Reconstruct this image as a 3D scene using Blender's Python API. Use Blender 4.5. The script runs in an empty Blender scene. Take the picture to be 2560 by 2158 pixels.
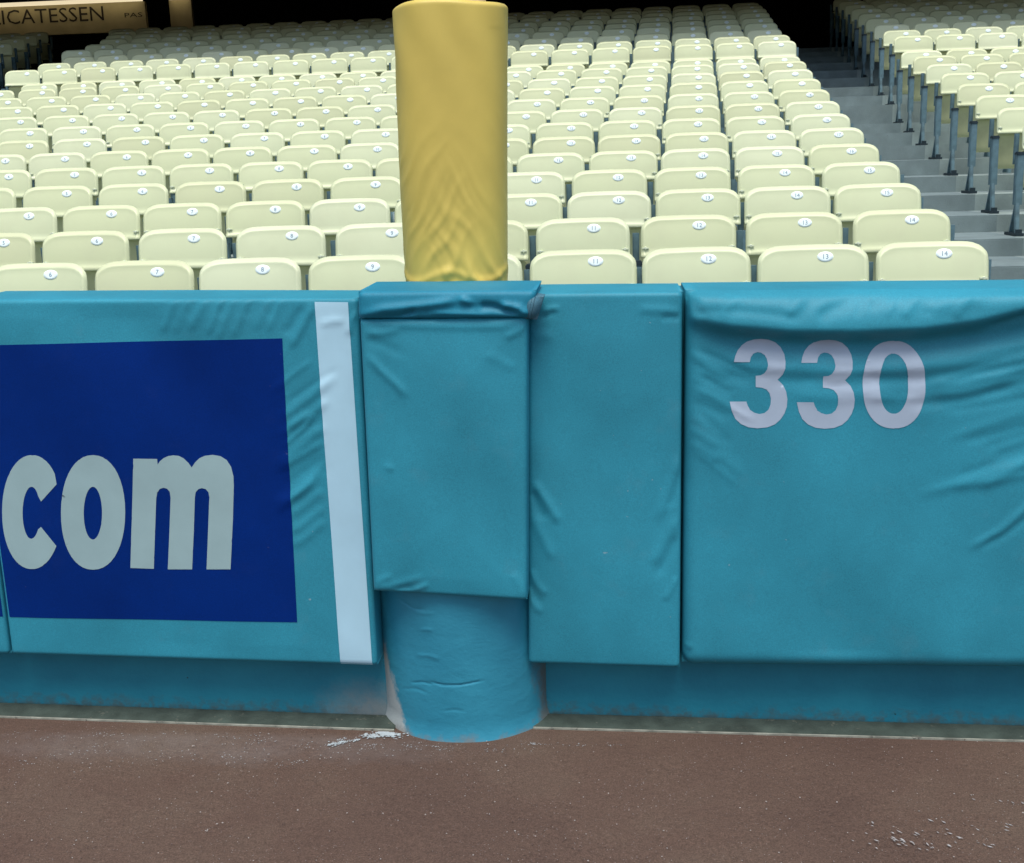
import bpy, bmesh, math, random
import numpy as np
from mathutils import Matrix, Vector
from mathutils.geometry import tessellate_polygon

# ------------------------------------------------------------------ camera
scene = bpy.context.scene
COL = scene.collection
rnd = random.Random(7)
F_PX, W_PX, H_PX = 2900.0, 2560.0, 2158.0
CAM_RIGHT = (0.99632061, 0.08045492, -0.02953400)
CAM_DOWN = (-0.01067349, -0.22544007, -0.97419857)
CAM_FWD = (-0.08503722, 0.97092934, -0.22375186)
EYE = (0.0, 0.0, 1.5)
cam_data = bpy.data.cameras.new('camera')
cam_data.sensor_fit = 'HORIZONTAL'
cam_data.sensor_width = 36.0
cam_data.lens = 36.0 * F_PX / W_PX
cam_data.clip_start = 0.05
cam_data.clip_end = 1000.0
cam = bpy.data.objects.new('camera', cam_data)
COL.objects.link(cam)
M = Matrix.Identity(4)
for i in range(3):
    M[i][0] = CAM_RIGHT[i]; M[i][1] = -CAM_DOWN[i]; M[i][2] = -CAM_FWD[i]; M[i][3] = EYE[i]
cam.matrix_world = M
scene.camera = cam

# ------------------------------------------------------------------ sky, sun, exposure
SUN_ELEV, SUN_AZ = math.radians(67), math.radians(4)     # azimuth: 0 = behind the viewer, + = from the right
world = bpy.data.worlds.new('World')
scene.world = world
world.use_nodes = True
wn = world.node_tree.nodes
sky = wn.new('ShaderNodeTexSky')
sky.sky_type = 'NISHITA'
sky.sun_disc = False
sky.sun_elevation = SUN_ELEV
sky.sun_rotation = math.pi + SUN_AZ * -1.0
sky.air_density = 1.0
sky.dust_density = 3.0
bg = wn.get('Background') or wn.new('ShaderNodeBackground')
world.node_tree.links.new(sky.outputs[0], bg.inputs[0])
bg.inputs[1].default_value = 0.095
sun_data = bpy.data.lights.new('sun', 'SUN')
sun_data.energy = 1.5
sun_data.angle = math.radians(30)
sun_data.color = (1.0, 0.97, 0.9)
sun = bpy.data.objects.new('sun', sun_data)
COL.objects.link(sun)
sdir = Vector((math.sin(SUN_AZ) * math.cos(SUN_ELEV), -math.cos(SUN_AZ) * math.cos(SUN_ELEV), math.sin(SUN_ELEV)))
sun.rotation_euler = sdir.to_track_quat('Z', 'Y').to_euler()
sun.location = (0, -10, 30)
vs = scene.view_settings
vs.view_transform = 'Standard'
vs.look = 'None'
vs.gamma = 1.0
vs.use_curve_mapping = False
vs.exposure = 0.90

# ------------------------------------------------------------------ materials
def material(name, color, rough=0.5, spec=0.5):
    m = bpy.data.materials.new(name)
    m.use_nodes = True
    nt = m.node_tree
    b = nt.nodes['Principled BSDF']
    b.inputs['Base Color'].default_value = (*color, 1)
    b.inputs['Roughness'].default_value = rough
    b.inputs['Specular IOR Level'].default_value = spec
    return m, nt, b

def noise(nt, scale, detail=4, rough=0.55, coord='Object', vec_scale=None):
    tc = nt.nodes.new('ShaderNodeTexCoord')
    n = nt.nodes.new('ShaderNodeTexNoise')
    n.inputs['Scale'].default_value = scale
    n.inputs['Detail'].default_value = detail
    n.inputs['Roughness'].default_value = rough
    src = tc.outputs[coord]
    if vec_scale:
        mp = nt.nodes.new('ShaderNodeMapping')
        mp.inputs['Scale'].default_value = vec_scale
        nt.links.new(src, mp.inputs['Vector'])
        src = mp.outputs[0]
    nt.links.new(src, n.inputs['Vector'])
    return n

def ramp(nt, fac, stops):
    r = nt.nodes.new('ShaderNodeValToRGB')
    el = r.color_ramp.elements
    while len(el) < len(stops):
        el.new(0.5)
    for e, (p, c) in zip(el, stops):
        e.position = p
        e.color = (*c, 1) if len(c) == 3 else c
    nt.links.new(fac, r.inputs['Fac'])
    return r

def mix(nt, fac, a, b, mode='MIX'):
    m = nt.nodes.new('ShaderNodeMix')
    m.data_type = 'RGBA'
    m.blend_type = mode
    for sock, v in ((m.inputs[0], fac), (m.inputs[6], a), (m.inputs[7], b)):
        if isinstance(v, (int, float)):
            sock.default_value = v
        elif isinstance(v, tuple):
            sock.default_value = (*v, 1)
        else:
            nt.links.new(v, sock)
    return m.outputs[2]

def bump(nt, bsdf, height, strength, dist, prev=None):
    b = nt.nodes.new('ShaderNodeBump')
    b.inputs['Strength'].default_value = strength
    b.inputs['Distance'].default_value = dist
    nt.links.new(height, b.inputs['Height'])
    if prev:
        nt.links.new(prev, b.inputs['Normal'])
    nt.links.new(b.outputs[0], bsdf.inputs['Normal'])
    return b.outputs[0]

def mottled(name, color, rough, spec, scale=6, amount=0.25, bump_scale=0, bump_d=0.001, bump_s=0.4, scuff=None, scuff_at=0.68):
    """A colour with slow tonal drift, optional fine relief and scuffs."""
    m, nt, b = material(name, color, rough, spec)
    n = noise(nt, scale, 5)
    lo = tuple(c * (1 - amount) for c in color); hi = tuple(min(1, c * (1 + amount)) for c in color)
    c = ramp(nt, n.outputs['Fac'], [(0.3, lo), (0.7, hi)]).outputs[0]
    if scuff:
        n2 = noise(nt, 34, 6, 0.7)
        k = ramp(nt, n2.outputs['Fac'], [(scuff_at, (0, 0, 0)), (scuff_at + 0.06, (1, 1, 1))]).outputs[0]
        c = mix(nt, k, c, scuff)
    nt.links.new(c, b.inputs['Base Color'])
    if bump_scale:
        n3 = noise(nt, bump_scale, 4, 0.6)
        bump(nt, b, n3.outputs['Fac'], bump_s, bump_d)
    return m

MAT = {}
def vinyl(name, color, rough=0.54, spec=0.26, dusty=0.16):
    """Coated fabric: slow colour drift, woven grain, shallow slack."""
    m, nt, b = material(name, color, rough, spec)
    n = noise(nt, 3.2, 6, 0.6)
    c = ramp(nt, n.outputs['Fac'], [(0.28, tuple(v * 0.84 for v in color)), (0.72, tuple(min(1, v * 1.16) for v in color))]).outputs[0]
    dust = noise(nt, 9, 8, 0.68)
    k = ramp(nt, dust.outputs['Fac'], [(0.58, (0, 0, 0)), (0.85, (dusty, dusty, dusty))]).outputs[0]
    c = mix(nt, k, c, tuple(0.5 * v + 0.16 for v in color))
    spot = noise(nt, 55, 2, 0.5)
    k2 = ramp(nt, spot.outputs['Fac'], [(0.775, (0, 0, 0)), (0.79, (min(.45, 2.8 * dusty),) * 3)]).outputs[0]
    c = mix(nt, k2, c, tuple(0.4 * v + 0.3 for v in color))
    wv = noise(nt, 300, 3, 0.75)
    c = mix(nt, 1.0, c, ramp(nt, wv.outputs['Fac'], [(0.3, (0.84, 0.84, 0.84)), (0.7, (1.17, 1.17, 1.17))]).outputs[0], 'MULTIPLY')
    nt.links.new(c, b.inputs['Base Color'])
    g = noise(nt, 420, 2, 0.5)
    p = bump(nt, b, g.outputs['Fac'], 0.25, 0.0006)
    s = noise(nt, 7, 3, 0.5)
    bump(nt, b, s.outputs['Fac'], 0.3, 0.004, p)
    return m

TEAL = (0.026, 0.238, 0.328)
MAT['vinyl'] = vinyl('teal_vinyl', TEAL)
MAT['vinyl_cap'] = vinyl('faded_teal_vinyl', (0.014, 0.195, 0.295))
MAT['navy'] = vinyl('navy_print', (0.0002, 0.0205, 0.158), 0.6, 0.08, 0.03)
MAT['print_grey'] = mottled('pale_grey_print', (0.29, 0.425, 0.44), 0.5, 0.3, 8, 0.06, 400, 0.0005)
MAT['print_white'] = mottled('white_stripe', (0.39, 0.62, 0.74), 0.5, 0.3, 8, 0.05, 400, 0.0005)
MAT['print_lilac'] = mottled('faded_white_numeral', (0.36, 0.45, 0.56), 0.5, 0.3, 10, 0.06, 400, 0.0005)
MAT['yellow'] = mottled('yellow_vinyl', (0.575, 0.450, 0.098), 0.5, 0.4, 5, 0.08, 380, 0.0006, 0.3)
MAT['pole'] = mottled('pole_paint', (0.62, 0.50, 0.30), 0.45, 0.4, 8, 0.1)
MAT['cream'] = mottled('cream_plastic', (0.68, 0.66, 0.44), 0.42, 0.4, 3, 0.05, 150, 0.0006, 0.2)
MAT['plaque'] = mottled('plaque_white', (0.80, 0.92, 0.92), 0.4, 0.4, 10, 0.03)
MAT['ink'] = material('dark_ink', (0.19, 0.27, 0.33), 0.5)[0]
MAT['steel'] = mottled('blue_grey_steel_paint', (0.085, 0.155, 0.185), 0.45, 0.5, 14, 0.3, 90, 0.001, 0.3)
MAT['steel_dark'] = mottled('dark_cast_foot', (0.012, 0.026, 0.036), 0.55, 0.4, 14, 0.3)
MAT['concrete'] = mottled('aisle_concrete', (0.175, 0.230, 0.235), 0.85, 0.25, 4, 0.16, 70, 0.004, 0.5, (0.14, 0.185, 0.19), 0.62)
MAT['terrace'] = mottled('terrace_concrete', (0.24, 0.30, 0.29), 0.85, 0.25, 3, 0.25, 70, 0.004, 0.5)
MAT['shade_wall'] = mottled('concourse_shade_black', (0.006, 0.006, 0.007), 0.9, 0.1, 1.5, 0.3)  # near-black colour stands in for the deep shade of the unlit concourse
MAT['deck'] = mottled('deck_underside', (0.03, 0.03, 0.03), 0.9, 0.1, 1.5, 0.3)
MAT['sign_tan'] = mottled('tan_sign_board', (0.50, 0.43, 0.24), 0.6, 0.3, 2.5, 0.15)
MAT['chalk'] = mottled('chalk_white', (0.36, 0.41, 0.43), 0.9, 0.1, 40, 0.15, 200, 0.002, 0.6)
MAT['kerb'] = mottled('grey_green_kerb', (0.048, 0.066, 0.056), 0.9, 0.2, 14, 0.35, 120, 0.004, 0.7, (0.10, 0.11, 0.09), 0.62)
MAT['kerb_edge'] = mottled('pale_edge_strip', (0.24, 0.25, 0.21), 0.7, 0.3, 20, 0.4, 90, 0.002, 0.5, (0.10, 0.10, 0.085), 0.58)

# painted wall: darker teal, grime rising from the foot, chips of bare concrete
m, nt, b = material('painted_wall', (0.012, 0.15, 0.215), 0.55, 0.4)
n = noise(nt, 4, 6, 0.62)
c = ramp(nt, n.outputs['Fac'], [(0.3, (0.009, 0.165, 0.245)), (0.7, (0.015, 0.225, 0.310))]).outputs[0]
n2 = noise(nt, 30, 5, 0.7)
geo = nt.nodes.new('ShaderNodeTexCoord'); sep = nt.nodes.new('ShaderNodeSeparateXYZ')
nt.links.new(geo.outputs['Object'], sep.inputs[0])
mr = nt.nodes.new('ShaderNodeMapRange')
mr.inputs['From Min'].default_value = 0.0; mr.inputs['From Max'].default_value = 0.075
mr.inputs['To Min'].default_value = 0.75; mr.inputs['To Max'].default_value = 0.22
nt.links.new(sep.outputs['Z'], mr.inputs['Value'])
mth = nt.nodes.new('ShaderNodeMath'); mth.operation = 'MULTIPLY'
nt.links.new(mr.outputs[0], mth.inputs[0]); nt.links.new(n2.outputs['Fac'], mth.inputs[1])
k = ramp(nt, mth.outputs[0], [(0.22, (0, 0, 0)), (0.40, (0.75, 0.75, 0.75))]).outputs[0]
c = mix(nt, k, c, (0.07, 0.085, 0.075))
# rubbed grey patch where the wall meets the footing
mx = nt.nodes.new('ShaderNodeMapRange'); mx.interpolation_type = 'SMOOTHSTEP'
mx.inputs['From Min'].default_value = -0.98; mx.inputs['From Max'].default_value = -0.62
nt.links.new(sep.outputs['X'], mx.inputs['Value'])
mx2 = nt.nodes.new('ShaderNodeMapRange'); mx2.inputs['From Min'].default_value = 0.17; mx2.inputs['From Max'].default_value = 0.0
nt.links.new(sep.outputs['Z'], mx2.inputs['Value'])
mx3 = nt.nodes.new('ShaderNodeMath'); mx3.operation = 'LESS_THAN'; mx3.inputs[1].default_value = -0.3
nt.links.new(sep.outputs['X'], mx3.inputs[0])
q = nt.nodes.new('ShaderNodeMath'); q.operation = 'MULTIPLY'
nt.links.new(mx.outputs[0], q.inputs[0]); nt.links.new(mx2.outputs[0], q.inputs[1])
q2 = nt.nodes.new('ShaderNodeMath'); q2.operation = 'MULTIPLY'
nt.links.new(q.outputs[0], q2.inputs[0]); nt.links.new(mx3.outputs[0], q2.inputs[1])
n4 = noise(nt, 14, 6, 0.7)
q3 = nt.nodes.new('ShaderNodeMath'); q3.operation = 'MULTIPLY'
nt.links.new(q2.outputs[0], q3.inputs[0]); nt.links.new(n4.outputs['Fac'], q3.inputs[1])
k = ramp(nt, q3.outputs[0], [(0.10, (0, 0, 0)), (0.42, (0.85, 0.85, 0.85))]).outputs[0]
c = mix(nt, k, c, (0.20, 0.23, 0.23))
spots = noise(nt, 26, 2, 0.5)
k = ramp(nt, spots.outputs['Fac'], [(0.765, (0, 0, 0)), (0.785, (1, 1, 1))]).outputs[0]
c = mix(nt, k, c, (0.01, 0.03, 0.035))
nt.links.new(c, b.inputs['Base Color'])
n3 = noise(nt, 60, 5, 0.65)
bump(nt, b, n3.outputs['Fac'], 0.5, 0.003)
MAT['wall'] = m

# footing: teal masonry paint worn to bare concrete down its sides
m, nt, b = material('worn_footing_paint', (0.02, 0.25, 0.36), 0.5, 0.4)
n = noise(nt, 5, 6, 0.6)
c = ramp(nt, n.outputs['Fac'], [(0.3, (0.020, 0.20, 0.30)), (0.7, (0.030, 0.255, 0.365))]).outputs[0]
tc = nt.nodes.new('ShaderNodeTexCoord'); sep = nt.nodes.new('ShaderNodeSeparateXYZ')
nt.links.new(tc.outputs['Object'], sep.inputs[0])
wob = noise(nt, 16, 10, 0.72)
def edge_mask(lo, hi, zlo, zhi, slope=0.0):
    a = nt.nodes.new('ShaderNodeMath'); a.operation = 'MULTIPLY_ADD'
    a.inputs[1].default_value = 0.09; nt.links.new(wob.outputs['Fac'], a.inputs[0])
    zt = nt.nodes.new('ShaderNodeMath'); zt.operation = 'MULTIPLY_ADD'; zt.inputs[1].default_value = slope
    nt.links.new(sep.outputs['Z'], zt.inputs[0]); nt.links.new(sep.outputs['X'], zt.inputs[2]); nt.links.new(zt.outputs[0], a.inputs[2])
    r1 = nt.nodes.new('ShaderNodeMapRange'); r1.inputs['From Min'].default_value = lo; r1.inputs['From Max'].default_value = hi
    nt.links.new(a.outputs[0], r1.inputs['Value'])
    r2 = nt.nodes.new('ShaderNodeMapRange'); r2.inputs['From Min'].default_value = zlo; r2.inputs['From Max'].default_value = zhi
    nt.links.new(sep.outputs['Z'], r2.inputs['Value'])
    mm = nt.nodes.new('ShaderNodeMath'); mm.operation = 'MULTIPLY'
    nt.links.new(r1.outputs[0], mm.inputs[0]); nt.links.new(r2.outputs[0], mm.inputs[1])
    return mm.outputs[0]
c = mix(nt, edge_mask(-0.092, -0.108, 0.33, 0.27, 0.32), c, (0.34, 0.385, 0.385))
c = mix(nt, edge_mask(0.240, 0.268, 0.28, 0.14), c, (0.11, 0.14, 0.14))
foot = nt.nodes.new('ShaderNodeMapRange'); foot.inputs['From Min'].default_value = 0.07; foot.inputs['From Max'].default_value = -0.01
nt.links.new(sep.outputs['Z'], foot.inputs['Value'])
fm = nt.nodes.new('ShaderNodeMath'); fm.operation = 'MULTIPLY'
nt.links.new(foot.outputs[0], fm.inputs[0]); nt.links.new(wob.outputs['Fac'], fm.inputs[1])
c = mix(nt, ramp(nt, fm.outputs[0], [(0.34, (0, 0, 0)), (0.50, (0.7, 0.7, 0.7))]).outputs[0], c, (0.16, 0.15, 0.135))
nt.links.new(c, b.inputs['Base Color'])
n3 = noise(nt, 30, 6, 0.65)
p = bump(nt, b, n3.outputs['Fac'], 0.35, 0.004)
n5 = noise(nt, 16, 4, 0.6, 'Object', (1.0, 1.0, 1.6))
bump(nt, b, n5.outputs['Fac'], 0.35, 0.006, p)
MAT['footing'] = m

# warning track: brown crushed brick with pale grit
m, nt, b = material('warning_track_dirt', (0.09, 0.062, 0.052), 0.95, 0.15)
n = noise(nt, 1.3, 6, 0.6)
c = ramp(nt, n.outputs['Fac'], [(0.30, (0.086, 0.055, 0.044)), (0.50, (0.107, 0.070, 0.054)), (0.72, (0.128, 0.093, 0.070))]).outputs[0]
g = noise(nt, 260, 3, 0.7)
c = mix(nt, 1.0, c, ramp(nt, g.outputs['Fac'], [(0.30, (0.62, 0.60, 0.59)), (0.5, (0.99, 0.99, 0.99)), (0.70, (1.40, 1.38, 1.36))]).outputs[0], 'MULTIPLY')
g2 = noise(nt, 90, 4, 0.7)
c = mix(nt, 1.0, c, ramp(nt, g2.outputs['Fac'], [(0.32, (0.90, 0.90, 0.90)), (0.68, (1.10, 1.10, 1.10))]).outputs[0], 'MULTIPLY')
tc = nt.nodes.new('ShaderNodeTexCoord')
v = nt.nodes.new('ShaderNodeTexVoronoi'); v.inputs['Scale'].default_value = 210
nt.links.new(tc.outputs['Object'], v.inputs['Vector'])
pick = ramp(nt, v.outputs['Color'], [(0.80, (0, 0, 0)), (0.84, (1, 1, 1))]).outputs[0]
near = ramp(nt, v.outputs['Distance'], [(0.20, (1, 1, 1)), (0.34, (0, 0, 0))]).outputs[0]
dens = noise(nt, 3.0, 5, 0.65)
dn = ramp(nt, dens.outputs['Fac'], [(0.38, (0.12, 0.12, 0.12)), (0.68, (0.9, 0.9, 0.9))]).outputs[0]
k = mix(nt, 1.0, mix(nt, 1.0, pick, near, 'MULTIPLY'), dn, 'MULTIPLY')
c = mix(nt, k, c, (0.30, 0.28, 0.27))
# powdery chalk dust trodden into the dirt along the wall
sp = nt.nodes.new('ShaderNodeSeparateXYZ'); nt.links.new(tc.outputs['Object'], sp.inputs[0])
def band(sock, a, b_, c_, d):
    o1 = nt.nodes.new('ShaderNodeMapRange'); o1.inputs['From Min'].default_value = a; o1.inputs['From Max'].default_value = b_; nt.links.new(sock, o1.inputs['Value'])
    o2 = nt.nodes.new('ShaderNodeMapRange'); o2.inputs['From Min'].default_value = d; o2.inputs['From Max'].default_value = c_; nt.links.new(sock, o2.inputs['Value'])
    m_ = nt.nodes.new('ShaderNodeMath'); m_.operation = 'MULTIPLY'; nt.links.new(o1.outputs[0], m_.inputs[0]); nt.links.new(o2.outputs[0], m_.inputs[1])
    return m_.outputs[0]
bm_ = nt.nodes.new('ShaderNodeMath'); bm_.operation = 'MULTIPLY'
nt.links.new(band(sp.outputs['X'], -2.2, -1.5, -0.7, 0.05), bm_.inputs[0]); nt.links.new(band(sp.outputs['Y'], 2.60, 2.74, 2.82, 2.90), bm_.inputs[1])
dz = noise(nt, 9, 8, 0.72)
dk_ = nt.nodes.new('ShaderNodeMath'); dk_.operation = 'MULTIPLY'; nt.links.new(bm_.outputs[0], dk_.inputs[0]); nt.links.new(dz.outputs['Fac'], dk_.inputs[1])
k = ramp(nt, dk_.outputs[0], [(0.25, (0, 0, 0)), (0.62, (0.34, 0.34, 0.34))]).outputs[0]
c = mix(nt, k, c, (0.20, 0.178, 0.17))
nt.links.new(c, b.inputs['Base Color'])
p = bump(nt, b, g.outputs['Fac'], 0.7, 0.004)
n3 = noise(nt, 40, 5, 0.6)
bump(nt, b, n3.outputs['Fac'], 0.5, 0.012, p)
MAT['dirt'] = m

m, nt, b = material('lamp_tube', (0.8, 0.7, 0.5))
b.inputs['Emission Color'].default_value = (1.0, 0.84, 0.55, 1)
b.inputs['Emission Strength'].default_value = 0.44
MAT['tube'] = m

# ------------------------------------------------------------------ helpers
def link_mesh(name, verts, faces, mat, parent=None, smooth=False):
    me = bpy.data.meshes.new(name)
    me.from_pydata([tuple(map(float, v)) for v in verts], [], faces)
    me.update()
    if smooth:
        me.polygons.foreach_set('use_smooth', [True] * len(me.polygons))
    if mat:
        me.materials.append(MAT[mat])
    o = bpy.data.objects.new(name, me)
    COL.objects.link(o)
    if parent:
        o.parent = parent
    return o

def bm_obj(name, bm, mat, parent=None, smooth=False):
    me = bpy.data.meshes.new(name)
    bmesh.ops.recalc_face_normals(bm, faces=bm.faces)
    bm.to_mesh(me); bm.free()
    if smooth:
        me.polygons.foreach_set('use_smooth', [True] * len(me.polygons))
    me.materials.append(MAT[mat])
    o = bpy.data.objects.new(name, me)
    COL.objects.link(o)
    if parent:
        o.parent = parent
    return o

def empty(name, loc):
    o = bpy.data.objects.new(name, None)
    o.empty_display_size = 0.1
    o.location = loc
    COL.objects.link(o)
    return o

def tag(o, label=None, cat=None, group=None, kind=None):
    for k, v in (('label', label), ('category', cat), ('group', group), ('kind', kind)):
        if v:
            o[k] = v
    return o

def add_box(bm, x0, x1, y0, y1, z0, z1):
    vs_ = [bm.verts.new(p) for p in ((x0, y0, z0), (x1, y0, z0), (x1, y1, z0), (x0, y1, z0), (x0, y0, z1), (x1, y0, z1), (x1, y1, z1), (x0, y1, z1))]
    for f in ((0, 3, 2, 1), (4, 5, 6, 7), (0, 1, 5, 4), (1, 2, 6, 5), (2, 3, 7, 6), (3, 0, 4, 7)):
        bm.faces.new([vs_[i] for i in f])
    return vs_

def add_bar(bm, a, b_, w, d):
    """A rectangular bar from a to b_ : w across x, d across y (for mostly upright bars)."""
    vs_ = []
    for p in (a, b_):
        for sx, sy in ((-1, -1), (1, -1), (1, 1), (-1, 1)):
            vs_.append(bm.verts.new((p[0] + sx * w / 2, p[1] + sy * d / 2, p[2])))
    for f in ((3, 2, 1, 0), (4, 5, 6, 7), (0, 1, 5, 4), (1, 2, 6, 5), (2, 3, 7, 6), (3, 0, 4, 7)):
        bm.faces.new([vs_[i] for i in f])

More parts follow.
